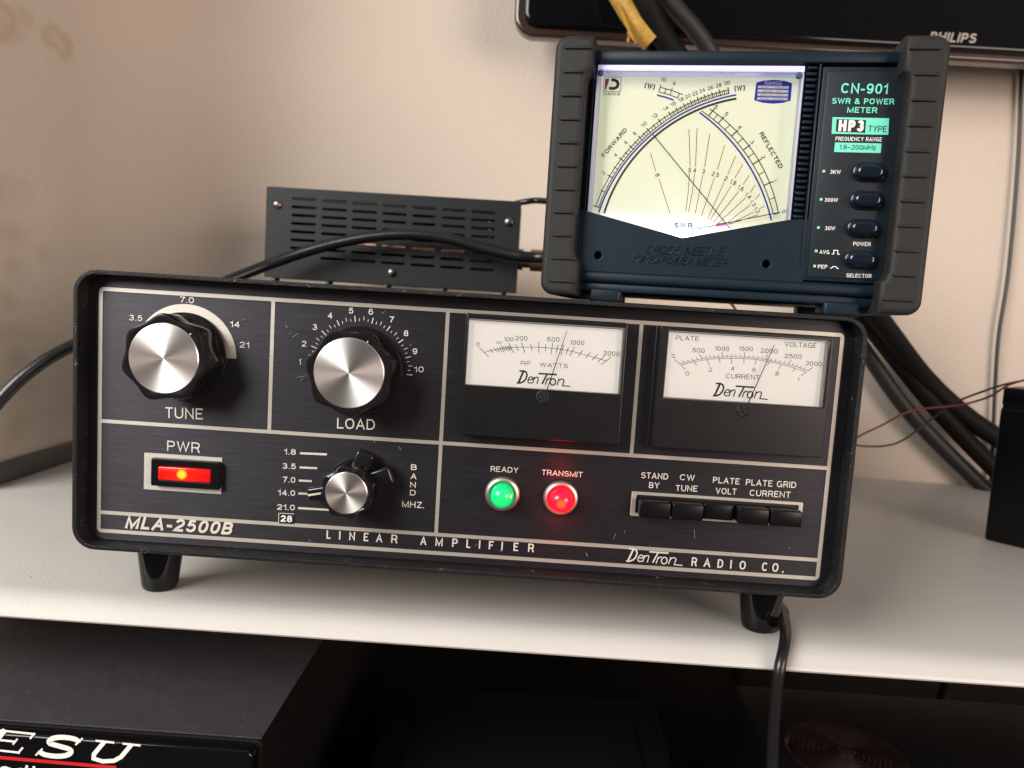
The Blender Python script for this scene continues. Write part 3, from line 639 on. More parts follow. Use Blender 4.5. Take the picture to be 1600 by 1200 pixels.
# panel meters -----------------------------------------------------
def panel_meter(cu, du, kind):
    """cu: left, top, right, bottom of the cover; du: left, top, right, bottom of the dial, in photo pixels at their top-left / bottom-left corners"""
    H = .0085
    P1 = Plane((0, -H, 0), (1, 0, 0), (0, -1, 0))
    x0, zt = cu[0]; x1, zb = cu[1]
    dx0, dzt = du[0]; dx1, dzb = du[1]
    b = MB(); b.prism([rrect(x0 - .0012, x1 + .0004, zb - .0008, zt + .0004, .0008)], -.0020, -.0003, .0004)
    b.prism([rrect(x0, x1, zb, zt, .0008), rect(dx0, dx1, dzb, dzt)], -H, -.0021, .0004)
    r = b.build('panel_meter', M['meterblack'], amp)
    b = MB(); PD = Plane((0, -.0046, 0), (1, 0, 0), (0, -1, 0)); b.poly(PD, [(dx0 - .0001, dzb - .0001), (dx1 + .0001, dzb - .0001), (dx1 + .0001, dzt + .0001), (dx0 - .0001, dzt + .0001)], 0)
    b.build('dial', M['paper'], r, smooth=0)
    b = MB(); b.box(dx1 - .0011, dx1 - .0002, -H + .0010, -.0048, dzb + .0002, dzt - .0002); b.build('window_edge', M['guide3'], r)
    b = MB(); b.box(dx0 + .0002, dx1 - .0012, -H + .0010, -.0048, dzt - .0007, dzt - .0002); b.build('window_edge', M['guide3'], r)
    b = MB(); b.prism([rect(dx0 + .00012, dx1 - .00012, dzb + .00012, dzt - .00012)], -H + .0003, -H + .0009); b.build('window', M['pane'], r, smooth=0)
    b = MB(); k2 = MB()
    if kind == 1:
        Z = lambda x, y: PD.ab(700 + x / 5, 470 + y / 5)
        for s_, a in (('0', (221, 356, 245, 357, 33)), ('50', (377, 338, 422, 340, 24)), ('100', (435, 316, 510, 320, 35)), ('200', (525, 309, 620, 313, 36)), ('600', (775, 316, 870, 321, 36)), ('1000', (952, 342, 1063, 348, 36)), ('2000', (1212, 427, 1340, 434, 36)), ('RF', (567, 502, 646, 507, 33)), ('WATTS', (715, 515, 935, 527, 34))):
            b.text(PD, s_, Z(a[0], a[1]), Z(a[2], a[3]), a[4] / 5 * .345 / 1200, .0001, .003)
        arc = [(285, 403), (365, 382), (450, 368), (570, 362), (700, 362), (800, 369), (900, 381), (990, 400), (1080, 424), (1160, 447), (1235, 470)]
        b.ribbon(PD, [Z(*p) for p in arc], .00024, .0001)
        for x0_, y0_, x1_, y1_ in ((245, 365, 318, 438), (330, 375, 352, 407), (363, 370, 382, 402), (385, 365, 402, 400), (402, 360, 420, 397), (417, 352, 440, 405), (432, 355, 447, 390), (447, 352, 460, 390), (460, 352, 472, 390), (471, 352, 481, 390), (475, 330, 515, 410), (484, 355, 493, 390), (528, 340, 550, 393), (573, 322, 600, 405), (645, 337, 655, 390), (710, 320, 710, 407), (765, 340, 760, 395), (818, 328, 806, 413), (858, 345, 846, 402), (903, 343, 880, 423), (942, 362, 922, 415), (990, 358, 950, 433), (1053, 382, 1018, 435), (1113, 402, 1075, 448), (1172, 417, 1127, 463), (1220, 435, 1170, 478), (1275, 440, 1195, 500)):
            b.ribbon(PD, [Z(x0_, y0_), Z(x1_, y1_)], .00028, .00011)
        logo(k2, PD, Z(537, 642), Z(955, 668), .0001, 1.4)
        n0, n1 = (930, 232), (775, 692); sc_ = (737, 752)
        Zs = lambda x, y, h: PN.ab(700 + x / 5, 470 + y / 5, h)
    else:
        K = 360 / 1600.
        Z = lambda x, y: PD.ab(1000 + x * K, 490 + y * K)
        for s_, a in (('PLATE', (247, 183, 408, 191, 31)), ('VOLTAGE', (1005, 228, 1222, 240, 33)), ('0', (219, 308, 243, 309, 29)), ('500', (362, 268, 448, 273, 31)), ('1000', (518, 256, 618, 261, 31)), ('1500', (684, 258, 782, 262, 31)), ('2000', (836, 272, 954, 277, 31)), ('2500', (1003, 309, 1122, 314, 31)), ('3000', (1147, 360, 1262, 367, 31)), ('0', (315, 430, 340, 431, 29)), ('.2', (465, 402, 500, 404, 29)), ('.4', (620, 394, 653, 396, 29)), ('.6', (770, 403, 803, 405, 29)), ('.8', (929, 429, 962, 431, 29)), ('1', (1092, 471, 1103, 472, 28)), ('CURRENT', (595, 449, 830, 459, 33))):
            b.text(PD, s_, Z(a[0], a[1]), Z(a[2], a[3]), a[4] * K * .345 / 1200, .0001, .003)
        up = [(278, 348), (370, 326), (460, 309), (550, 302), (640, 300), (725, 302), (800, 309), (880, 321), (950, 335), (1027, 353), (1100, 374), (1165, 398)]
        b.ribbon(PD, [Z(*p) for p in up], .0002, .0001); b.ribbon(PD, [Z(*p) for p in [(285, 357), (375, 336), (465, 319), (550, 312), (640, 310), (720, 312), (798, 319), (880, 332), (948, 345), (1020, 363), (1092, 385), (1155, 408)]], .0002, .0001)
        maj = [((238, 318), (278, 348)), ((412, 282), (433, 312)), ((567, 268), (577, 303)), ((727, 268), (725, 302)), ((885, 285), (876, 320)), ((1050, 320), (1027, 353)), ((1198, 373), (1163, 400))]
        for i, (p, q) in enumerate(maj):
            b.ribbon(PD, [Z(*p), Z(*q)], .00026, .00011)
            if i < 6:
                p2, q2 = maj[i + 1]
                for k_ in range(1, 5):
                    f = k_ / 5; xq = q[0] + (q2[0] - q[0]) * f
                    yq = next(a[1] + (c[1] - a[1]) * (xq - a[0]) / (c[0] - a[0]) for a, c in zip(up, up[1:]) if a[0] <= xq <= c[0])
                    dx = (p[0] - q[0]) * (1 - f) + (p2[0] - q2[0]) * f; dy = (p[1] - q[1]) * (1 - f) + (p2[1] - q2[1]) * f
                    b.ribbon(PD, [Z(xq, yq), Z(xq + dx * .5, yq + dy * .5)], .00021, .00011)
        for x0_, y0_, x1_, y1_ in ((285, 357, 315, 388), (378, 337, 395, 360), (465, 320, 485, 360), (550, 313, 557, 343), (633, 311, 638, 352), (722, 313, 720, 343), (806, 320, 798, 355), (895, 335, 885, 360), (982, 354, 960, 390), (1075, 381, 1058, 402), (1150, 407, 1117, 432)):
            b.ribbon(PD, [Z(x0_, y0_), Z(x1_, y1_)], .00024, .00011)
        logo(k2, PD, Z(505, 571), Z(887, 595), .0001, 1.4)
        n0, n1 = (932, 218), (752, 620); sc_ = (713, 670)
        Zs = lambda x, y, h: PN.ab(1000 + x * K, 490 + y * K, h)
    b.build('scale', M['ink'], r, smooth=0); k2.build('emblem', M['inkblack'], r, smooth=0)
    PDn = Plane((0, -.0046, 0), (1, 0, 0), (0, -1, 0)); a0 = Zs(*n0, .0064); a1 = Zs(*n1, .0064)
    b = MB(); b.tube([PN.at(*a0, .0064), PN.at(*a1, .0064)], lambda f: .00014 + .00012 * f, 6); b.build('needle', M['inkblack'], r)
    cx, cz = Zs(*sc_, H)
    b = MB(); b.lathe(cx, cz, [(.0030, -H + .0004), (.0030, -H - .0003), (.0026, -H - .0005), (.0025, -H - .0001), (0, -H - .0001)], 32)
    for a in (28, 118):
        c, s_ = math.cos(rad(a)) * .0024, math.sin(rad(a)) * .0024
        b.mi = 0; b.tube([(cx - c, -H - .0002, cz - s_), (cx + c, -H - .0002, cz + s_)], .0003, 6)
    b.build('zero_screw', M['boxgrey'], r)
    return r
q = Plane((0, -.0085, 0), (1, 0, 0), (0, -1, 0))
def avg(*l): return sum(l) / len(l)
c1 = ((q.ab(729.6, 489.6)[0] + .0002, avg(q.ab(729.6, 489.6)[1], q.ab(982, 507.5)[1])), (avg(q.ab(982.4, 508)[0], q.ab(966, 695)[0]), avg(q.ab(721, 680)[1], q.ab(966, 694)[1])))
d1 = ((avg(q.ab(733, 497.6)[0], q.ab(726.6, 601)[0]), avg(q.ab(733, 497.6)[1], q.ab(978, 513)[1])), (avg(q.ab(978, 513)[0], q.ab(970, 616.5)[0]), avg(q.ab(726.6, 601)[1], q.ab(970, 616.5)[1])))
panel_meter(c1, d1, 1)
wd = c1[1][0] - c1[0][0]
c2 = ((q.ab(1034, 510.7)[0], avg(q.ab(1036, 511)[1], q.ab(1301.5, 528)[1])), (avg(q.ab(1304, 530)[0], q.ab(1284, 716)[0]), avg(q.ab(1025, 700)[1], q.ab(1279, 715)[1])))
d2 = ((avg(q.ab(1046, 516.5)[0], q.ab(1037, 621.6)[0]), avg(q.ab(1046, 516.5)[1], q.ab(1292, 532)[1])), (avg(q.ab(1298, 532)[0], q.ab(1288, 637)[0]), avg(q.ab(1037, 621.6)[1], q.ab(1290, 637)[1])))
panel_meter(c2, d2, 2)

# ================================================================== CROSS NEEDLE POWER METER
YAW = rad(-9.25)
MO = Vector((.1538, .012, .1245))
mt = empty('power_meter', MO - Vector((0, 0, .0017)), 'navy cross needle power meter with ribbed grey rubber bumpers standing on the black amplifier', 'meter', rz=YAW)
FM = Matrix.Translation(MO) @ Matrix.Rotation(YAW, 4, 'Z')
_ex = FM.to_3x3() @ Vector((1, 0, 0)); _n = FM.to_3x3() @ Vector((0, -1, 0))
PM = Plane(MO, _ex, _n)                       # front plane of the instrument: a = local x, b = local z
def pm(u, v, h=0): return PM.ab(u, v, h)
XL, XR = -.1222, .0488
b = MB(FM); b.box(-.108, .036,   .0112, .10, .0032, .1175, .002); b.box(-.108, -.1046, .0046, .0113, .0036, .1170); b.box(.0, .036, .0046, .0113, .0036, .1170); body = b.build('body', M['body'], mt)
# front frame: top bar, bottom bar with a rounded roll, mask and the right module
b = MB(FM); b.box(-.106, .033, -.0015, .0060, .1112, .1165, .0012); b.build('top_bar', M['body'], mt)
b = MB(FM)
b.box(-.106, .033, -.0010, .0060, .0078, .0134, .0020, 4)
b.box(-.106, .033, .0015, .0060, .0036, .0078, .0010)
b.build('bottom_bar', M['body'], mt)
tip = pm(1066.3, 373.7); wl = pm(914, 331); wr = pm(1234, 345)
mx0, mx1 = -.1065, -.0012
b = MB(FM)
hl = circ(pm(934, 399)[0], pm(934, 399)[1], .0018, 20); hr = circ(pm(1197, 412.5)[0], pm(1197, 412.5)[1], .0018, 20)
b.prism([[(mx0, .0136), (mx1, .0136), (mx1, wr[1] + .0006), (wr[0], wr[1]), tip, (wl[0] - .003, wl[1] + .0008), (mx0, wl[1] + .001)], hl, hr], -.0004, .0040, .0005)
mask = b.build('front_mask', M['body'], mt)
b = MB()
for s_, a in (('CROSS NEEDLE', (1009, 397, 1131, 400.4, 14)), ('SWR&POWER METER', (990, 410.5, 1136, 417, 13))):
    b.tp(PM, s_, *a, h=.00055, bold=0, shear=.35, ex=.00034)
b.build('raised_lettering', M['body'], mask, 20)
# dial behind the window, lit by a small white lamp low in the middle
DD = .0090                                     # depth of the dial behind the front plane
PDL = Plane(MO - _n * DD, _ex, _n)
zt = pm(940, 112)[1]; zt2 = pm(940, 101.5)[1]
dxl = pm(918, 250, -DD)[0] - .004; dxr = pm(1250, 180)[0] + .0016
wx0 = avg(pm(938, 101)[0], pm(914, 330)[0]); wx1 = avg(pm(1258, 104)[0], pm(1235, 340)[0])
b = MB(FM); b.box(wx0 - .0005, wx1, DD, DD + .0008, tip[1] - .0034, zt + .001); dial = b.build('dial', M['dial'], mt, smooth=0)
b = MB(FM); b.box(wx0 + .0002, wx1, -.0006, DD - .0003, zt + .0002, zt2, .0004); b.build('window_edge', M['guide'], mt)
b = MB(FM); b.box(wx0, wx0 + .0016, -.0004, DD - .0003, wl[1], zt - .0001, .0002); b.build('window_edge', M['guide2'], mt); b = MB(FM); b.box(wx1 - .0009, wx1, -.0004, DD - .0003, wr[1], zt - .0001, .0002); b.build('window_edge', M['guide2'], mt)
b = MB(FM); b.prism([[(wx0 + .0017, wl[1] + .0004), (wx1 - .001, wr[1] + .0008), (wx1 - .001, zt - .0002), (wx0 + .0017, zt - .0002)]], .0004, .0010); b.build('window', M['pane'], mt, smooth=0)
for u, v in ((939, 114.5), (1248, 118.5)):
    a = pm(u, v); b = MB(FM); b.lathe(a[0], a[1], [(.0014, .0004), (.0014, -.0010), (.0009, -.0013), (0, -.0013)], 20); b.build('rivet', M['navyink'], mt)
led = mat('white_lamp_chip', (1, 1, 1), .5, emit=(.60, .74, 1.0), estr=74, var=.01)
tx = pm(1066, 373)[0]
b = MB(FM); b.box(tx - .006, tx + .006, .0043, .0060, tip[1] - .0036, tip[1] - .0016); b.build('hidden_dial_lamp', led, mt)
haze_led = mat('blue_haze_emitter', (1, 1, 1), .5, emit=(.50, .66, 1.0), estr=9, var=.01)  # unseen extra emitters, added for the bluish haze low on the dial
for dx in (-.036, -.024, -.013, .013, .021):
    ez = tip[1] + (wl[1] - tip[1]) * dx / (wl[0] - tip[0]) if dx < 0 else tip[1] + (wr[1] - tip[1]) * dx / (wr[0] - tip[0])
    b = MB(FM); b.box(tip[0] + dx - .003, tip[0] + dx + .003, .0043, .0056, ez - .0036, ez - .0018); b.build('hidden_dial_lamp', haze_led, mt)
ZD2 = lambda x, y, h=.0002: PDL.ab(900 + x / 4.2105, 80 + y / 4.2105, h)
PXM = .345 / 1200.
blk = MB(); blu = MB(); redm = MB(); gry = MB(); thin = MB()
H1, H2, H3 = .00012, .00018, .00024
def arcpts(c, r, a0, a1, n=48): return [(c[0] + r * math.cos(a0 + (a1 - a0) * k / n), c[1] + r * math.sin(a0 + (a1 - a0) * k / n)) for k in range(n + 1)]
def ang(c, p): return math.atan2(p[1] - c[1], p[0] - c[0])
z1 = PXM / 4.2105                              # one pixel of the enlarged measurement
c, r = circle3(ZD2(150, 1062), ZD2(490, 555), ZD2(1055, 287))
a0, a1 = ang(c, ZD2(150, 1062)), ang(c, ZD2(1055, 287))
blu.ribbon(PDL, arcpts(c, r, a0, a1), 11 * z1, H2)
g_c, g_r = circle3(ZD2(185, 1066), ZD2(510, 568), ZD2(1055, 312))
gry.ribbon(PDL, arcpts(g_c, g_r, ang(g_c, ZD2(180, 1066)), ang(g_c, ZD2(1055, 312))), 15 * z1, H1)
i_c, i_r = circle3(ZD2(150, 1026), ZD2(478, 545), ZD2(1005, 278)); o_c, o_r = circle3(ZD2(122, 1020), ZD2(468, 512), ZD2(998, 243))
blk.ribbon(PDL, arcpts(i_c, i_r, ang(i_c, ZD2(150, 1026)), ang(i_c, ZD2(1005, 278))), 6.2 * z1, H2)
tk = [(120, 1018), (215, 818), (283, 700), (345, 615), (405, 553), (466, 508), (540, 446), (610, 400), (656, 373), (707, 346), (752, 323), (797, 303), (843, 287), (893, 270), (943, 257), (1000, 241)]
def on_arc(cn, rr, p): a = ang(cn, p); return (cn[0] + rr * math.cos(a), cn[1] + rr * math.sin(a))
pp = []
for i, p in enumerate(tk):
    P = ZD2(*p); q1 = on_arc(i_c, i_r, P); dd = Vector(P) - Vector(q1); dd = dd.normalized()
    e1 = Vector(q1) + dd * 30 * z1; pp.append((q1, e1)); e2 = Vector(q1) + dd * 42 * z1
    blk.ribbon(PDL, [tuple(Vector(q1) - dd * 5 * z1), tuple(e2)], 7 * z1, H3)
mid = []
for i in range(len(pp) - 1):
    n_ = 2 if i in (0,) else 4
    for k in range(n_):
        f = k / n_; q1 = Vector(pp[i][0]).lerp(Vector(pp[i + 1][0]), f); e1 = Vector(pp[i][1]).lerp(Vector(pp[i + 1][1]), f)
        dd = (e1 - q1).normalized(); q1 = Vector(on_arc(i_c, i_r, q1)); L_ = 34 if (k * 2 == n_) else 20
        mid.append(tuple(q1 + dd * 24 * z1))
        if k: (blk if k * 2 == n_ else thin).ribbon(PDL, [tuple(q1), tuple(q1 + dd * L_ * z1)], (6 if k * 2 == n_ else 4) * z1, H3)
mid.append(tuple(Vector(on_arc(i_c, i_r, pp[-1][0])) + (Vector(pp[-1][1]) - Vector(pp[-1][0])).normalized() * 24 * z1))
blk.ribbon(PDL, mid, 5.8 * z1, H2)
# short branch of the forward scale
blk.ribbon(PDL, [ZD2(557, 238), ZD2(625, 256), ZD2(705, 286)], 5.8 * z1, H2); blk.ribbon(PDL, [ZD2(545, 268), ZD2(610, 285), ZD2(672, 308)], 5.8 * z1, H2)
for a in ((559, 220, 544, 268), (595, 247, 581, 278), (634, 240, 618, 288), (682, 275, 667, 310)): blk.ribbon(PDL, [ZD2(a[0], a[1]), ZD2(a[2], a[3])], 5 * z1, H3)
blu.ribbon(PDL, [ZD2(533, 288), ZD2(590, 303), ZD2(642, 321)], 11 * z1, H2)
# reflected scale
c, r = circle3(ZD2(812, 403), ZD2(1090, 680), ZD2(1285, 1112)); blu.ribbon(PDL, arcpts(c, r, ang(c, ZD2(812, 403)), ang(c, ZD2(1285, 1112))), 11 * z1, H2)
i_c, i_r = circle3(ZD2(825, 392), ZD2(1108, 662), ZD2(1297, 1066)); o_c, o_r = circle3(ZD2(880, 380), ZD2(1152, 642), ZD2(1331, 1064))
blk.ribbon(PDL, arcpts(i_c, i_r, ang(i_c, ZD2(825, 392)), ang(i_c, ZD2(1297, 1066))), 6.2 * z1, H2)
blk.ribbon(PDL, arcpts(o_c, o_r, ang(o_c, ZD2(880, 380)), ang(o_c, ZD2(1331, 1064))), 6.2 * z1, H2)
tk = [(905, 385), (966, 440), (1058, 526), (1138, 622), (1208, 716), (1283, 862), (1331, 1064)]
for i, p in enumerate(tk):
    P = ZD2(*p); q1 = on_arc(i_c, i_r, P); dd = (Vector(P) - Vector(q1)).normalized()
    q1 = Vector(q1); blk.ribbon(PDL, [tuple(q1), tuple(q1 + dd * ((Vector(P) - q1).length + 12 * z1))], 7 * z1, H3)
    if i < 6:
        P2 = ZD2(*tk[i + 1]); Pm = (Vector(P) + Vector(P2)) / 2; qm = Vector(on_arc(i_c, i_r, Pm)); om = Vector(on_arc(o_c, o_r, Pm)); blk.ribbon(PDL, [tuple(qm), tuple(om)], 5 * z1, H3)
for pts in ([(490, 668), (525, 790)], [(545, 838), (620, 1070)], [(742, 512), (748, 640), (750, 758)], [(746, 805), (738, 930), (722, 1055)], [(797, 507), (786, 758)], [(780, 805), (765, 930), (740, 1057)],
            [(880, 545), (846, 762)], [(834, 812), (785, 1067)], [(978, 617), (930, 780)], [(910, 835), (825, 1083)], [(1050, 690), (998, 812)], [(975, 860), (865, 1105)], [(1097, 745), (1045, 835)], [(1022, 885), (880, 1115)],
            [(1140, 815), (1098, 880)], [(1072, 920), (903, 1130)], [(1180, 880), (1145, 930)], [(1115, 965), (925, 1142)], [(1210, 937), (1178, 975)], [(1145, 1012), (990, 1132)], [(1240, 1020), (1203, 1038)], [(1170, 1060), (1000, 1138)], [(1200, 1075), (1010, 1140)]):
    redm.ribbon(PDL, [ZD2(*p) for p in pts], 4.6 * z1, H1)
def dl(b, s_, x, y, w_, h_, rot, bold=0.):
    """lettering centred on x, y, turned clockwise by rot degrees (measured in the enlarged photo)"""
    rot = rad(rot); c_, s2 = math.cos(rot), math.sin(rot); ux, uy = c_, s2; dx, dy = -s2, c_      # dy: downwards
    x0, y0 = x - ux * w_ / 2 + dx * h_ / 2, y - uy * w_ / 2 + dy * h_ / 2
    b.text(PDL, s_, ZD2(x0, y0), ZD2(x0 + ux * w_, y0 + uy * w_), h_ * z1, .0002, bold)
let = MB()
for s_, x, y, w_, h_, rt in (('10', 575, 186, 34, 26, 14), ('9', 645, 212, 15, 26, 16), ('0', 85, 1010, 17, 26, -75), ('2', 180, 800, 17, 26, -48), ('4', 260, 682, 17, 26, -46), ('6', 328, 600, 17, 26, -45), ('8', 385, 540, 17, 26, -43),
                              ('10', 447, 480, 38, 26, -42), ('12', 517, 425, 38, 26, -38), ('14', 590, 376, 38, 26, -32), ('16', 638, 347, 38, 26, -30), ('18', 690, 318, 38, 26, -28), ('20', 735, 296, 38, 26, -25), ('22', 782, 277, 38, 26, -23),
                              ('24', 829, 258, 38, 26, -20), ('26', 884, 240, 38, 26, -18), ('28', 938, 224, 38, 26, -16), ('30', 992, 208, 38, 26, -14),
                              ('6', 922, 367, 18, 28, 28), ('5', 990, 413, 18, 28, 42), ('4', 1078, 500, 18, 28, 47), ('3', 1160, 597, 18, 28, 54), ('2', 1233, 697, 18, 28, 60), ('1', 1308, 853, 8, 28, 68), ('0', 1367, 1055, 18, 28, 75),
                              ('8', 537, 815, 20, 32, 75), ('5', 747, 782, 18, 32, 2), ('4', 780, 783, 18, 32, 4), ('3', 838, 790, 18, 32, 10), ('2.5', 917, 810, 48, 32, 15), ('2', 985, 836, 20, 32, 20), ('1.8', 1033, 862, 40, 32, 25), ('1.6', 1083, 900, 42, 30, 32),
                              ('1.4', 1132, 950, 42, 28, 40), ('1.3', 1163, 1000, 40, 28, 48), ('1.2', 1190, 1045, 40, 26, 58)):
    dl(let, s_, x, y, w_, h_, rt, .010)
for s_, x, y, w_, h_, rt in (('(W)', 485, 230, 68, 38, 12), ('(W)', 1075, 243, 70, 38, -5), ('FORWARD', 250, 600, 236, 30, -49.5), ('REFLECTED', 1284, 652, 268, 30, 60)): dl(let, s_, x, y, w_, h_, rt, .030)
dl(let, 'DAIWA', 236, 280, 108, 22, 1, .01)
let.build('lettering', M['inkblack'], dial, smooth=0)
b = MB(); dl(b, 'SWR', 705, 1146, 118, 38, 1, .035); b.build('lettering', M['navyink'], dial, smooth=0)
thin.build('fine_marks', M['inkblack'], dial, smooth=0); blk.build('scale', M['inkblack'], dial, smooth=0); blu.build('scale_line', M['blue'], dial, smooth=0)
gry.build('mirror_arc', M['arcgrey'], dial, smooth=0); redm.build('ratio_lines', M['redink'], dial, smooth=0)
b = MB(); b.poly(PDL, [ZD2(925, 1132), ZD2(990, 1127), ZD2(985, 1148), ZD2(920, 1156)], .0001); b.build('ratio_patch', M['magenta'], dial, smooth=0)
# emblem: wedge and D in a thin square
b = MB(); b.ribbon(PDL, [ZD2(183, 170), ZD2(297, 173), ZD2(293, 266), ZD2(179, 262)], 3 * z1, H2, True)
Dp = [ZD2(x, y) for x, y in ((232, 188), (252, 189), (272, 200), (277, 218), (270, 236), (250, 245), (218, 244))]
b.ribbon(PDL, Dp, 20 * z1, H3); b.build('emblem', M['inkblack'], dial, smooth=0)
b = MB(); b.poly(PDL, [ZD2(191, 180), ZD2(222, 180), ZD2(197, 254), ZD2(188, 254)], H2); b.build('emblem', M['pink'], dial, smooth=0)
# range table
b = MB(); b.poly(PDL, [ZD2(*p) for p in ((1186, 206), (1230, 194), (1300, 188), (1370, 194), (1422, 210), (1412, 324), (1360, 340), (1292, 345), (1225, 338), (1172, 322))], H1); rt_ = b.build('range_table', M['blue'], dial, smooth=0)
b = MB(); b2 = MB()
for k, s_ in enumerate(('3W   X0.1', '30W  X1', '300W X10', '3KW  X100')):
    y = 226 + k * 25.5; sk = -k * 2
    b.poly(PDL, [ZD2(1198 + sk, y), ZD2(1400 + sk, y + 4), ZD2(1399 + sk, y + 21), ZD2(1197 + sk, y + 17)], H2)
    dl(b2, s_, 1290 + sk, y + 11.5, 150 if k != 1 else 120, 13, 1, .0)
dl(b, 'RANGE', 1298, 210, 116, 24, 1, .015)
b.build('table_rows', M['white'], dial, smooth=0); b2.build('lettering', M['inkblack'], dial, smooth=0)
# needles
for (p, q) in (((500, 540), (1015, 1168)), ((1330, 1062), (680, 1193))):
    a0 = ZD2(*p, h=.0022); a1 = ZD2(*q, h=.0022); b = MB(); b.tube([PDL.at(*a0, .0022), PDL.at(*a1, .0022)], .00022, 6); b.build('needle', M['inkblack'], mt)
# louvred strip beside the window
b = MB(FM); lx0 = wx1 + .0006; lx1 = pm(1284, 110)[0] - .0002; zb_ = pm(1250, 343)[1]; zt_ = pm(1264, 100)[1]
b.box(lx0, lx1, .0036, .0060, zb_, zt_)
nl = 26
for k in range(nl):
    zc = zb_ + (k + .5) * (zt_ - zb_) / nl; b.box(lx0 + .0006, lx1 - .0012, .0006, .0040, zc - .0008, zc + .0008, .0007, 2)
b.box(lx1 - .0009, lx1, -.0010, .0040, zb_ - .022, zt_, .0004); b.build('louvre_strip', M['body'], mt)
# right module
sx0_, szt = pm(1287, 104); sxb = pm(1257, 436)
b = MB(FM); b.box(sx0_ - .0002, .036, -.0004, .0050, .0140, szt, .0007); b.build('side_rim', M['body'], mt)
b = MB(FM); b.box(sx0_ + .0016, .034, -.0010, .0020, .0155, szt - .0022, .0009); sp = b.build('side_panel', M['side'], mt)
S1 = lambda x, y, h=.0012: PM.ab(1140 + x / 4.7059, 50 + y / 4.7059, h)
S2 = lambda x, y, h=.0012: PM.ab(1140 + x / 4.7059, 250 + y / 4.7059, h)
def st_(b, s_, S, x0, y0, x1, y1, cap, bold=.01, h=.0012, ex=0): b.text(PM, s_, S(x0, y0), S(x1, y1), cap * PXM * .97 / 4.7059, h, bold)
b = MB(); st_(b, 'CN-901', S1, 817, 449, 1160, 456, 74, .02); st_(b, 'SWR & POWER', S1, 752, 527, 1207, 533, 42, .025); st_(b, 'METER', S1, 863, 593, 1083, 596, 42, .025)
b.build('lettering', M['mint'], sp, smooth=0)
def quad(b, S, x0, y0, x1, y1, h, sk=-7): b.poly(PM, [S(x0 + sk, y1, h), S(x1 + sk, y1 + 8, h), S(x1, y0 + 8, h), S(x0, y0, h)], h)
b = MB(); quad(b, S1, 757, 626, 1173, 748, .00112); quad(b, S1, 775, 812, 1117, 882, .00112); bd = b.build('badge', M['mint'], sp, smooth=0)
b = MB(); quad(b, S1, 787, 640, 1003, 733, .0012); st_(b, 'TYPE', S1, 1017, 732, 1152, 736, 45, .0, .00125); st_(b, '1.8~200MHz', S1, 807, 863, 1072, 868, 36, .0, .00125); b.build('lettering', M['inkblack'], sp, smooth=0)
b = MB(); st_(b, 'HP3', S1, 797, 730, 983, 733, 84, .0538, .00132); st_(b, 'FREQUENCY RANGE', S1, 778, 799, 1118, 805, 30, .016)
for a in (('3KW', 738, 101, 815, 103), ('300W', 697, 307, 795, 309), ('30W', 700, 515, 775, 517), ('POWER', 908, 630, 1035, 633), ('AVG', 660, 689, 732, 692), ('PEP', 648, 797, 717, 799), ('SELECTOR', 857, 862, 1042, 867)):
    st_(b, a[0], S2, *a[1:], 29, .016)
for pts in ([(750, 691), (766, 691), (766, 664), (795, 665), (795, 693), (810, 693)], [(739, 794), (752, 794), (760, 783), (782, 784), (790, 797), (802, 797)]):
    b.ribbon(PM, [S2(*p) for p in pts], 6 * z1 * .9, .0012)
b.build('lettering', M['white'], sp, smooth=0)
for x, y in ((692, 83), (673, 290), (653, 497), (636, 669), (625, 780)):
    a = S2(x, y); b = MB(FM); b.box(a[0] - .00055, a[0] + .00055, -.0014, -.0009, a[1] - .00055, a[1] + .00055); b.build('indicator', M['mintled'], sp)
def stadium(cx, cz, w_, h_, n=14):
    r = h_ / 2; d = w_ / 2 - r
    return [(cx + d + r * math.cos(rad(-90 + 180 * k / n)), cz + r * math.sin(rad(-90 + 180 * k / n))) for k in range(n + 1)] + [(cx - d + r * math.cos(rad(90 + 180 * k / n)), cz + r * math.sin(rad(90 + 180 * k / n))) for k in range(n + 1)]
for x, y in ((1032, 88), (1014, 296), (990, 504), (970, 735)):
    a = S2(x, y, .002); b = MB(FM); b.prism([stadium(a[0], a[1], .0148, .0088)], -.0022, .0005, .0009, 3)
    bt = b.build('push_button', M['button'], mt, 50)
    a = S2(x + 5, y - 4, .0042); b = MB(FM); b.prism([stadium(a[0], a[1], .0120, .0066)], -.0048, -.0021, .0019, 6)
    b.build('button_cap', M['button'], bt, 60)
# rubber bumpers
def bumper(xa, xb, inner, sgn, zl, zu, nrib=11):
    """xa outer edge, xb inner edge of the long middle, inner edge at the ends; sgn -1 left, 1 right"""
    Zb, Zt = .0004, .1206
    o = lambda d: xa - sgn * d
    out = [(o(.0062), Zb), (inner, Zb), (inner, zl - .0022), (xb + (inner - xb) * .45, zl - .0006), (xb, zl + .0030), (xb, zu - .0030), (xb + (inner - xb) * .35, zu - .0004), (inner, zu + .0010), (inner, Zt), (o(.0062), Zt)]
    for k in range(1, 7):
        a_ = rad(90 * k / 6); out.append((o(.0062 - .0062 * math.sin(a_)), Zt - .0062 + .0062 * math.cos(a_)))
    for k in range(0, 6):
        a_ = rad(90 * k / 6); out.append((o(.0062 - .0062 * math.cos(a_)), Zb + .0062 - .0062 * math.sin(a_)))
    b = MB(FM); b.prism([out if sgn < 0 else out[::-1]], -.0105, .096, .0028, 4)
    for k in range(nrib):
        z = Zb + .0068 + k * (Zt - Zb - .0128) / (nrib - 1)
        xi = (xb if zl < z < zu else inner) + sgn * .0012
        xs = sorted((o(.0045), xi))
        b.box(xs[0], xs[1], -.0116, -.0098, z - .0008, z + .0006, .0005, 2)
    return b.build('bumper', M['rubber'], mt, 45)
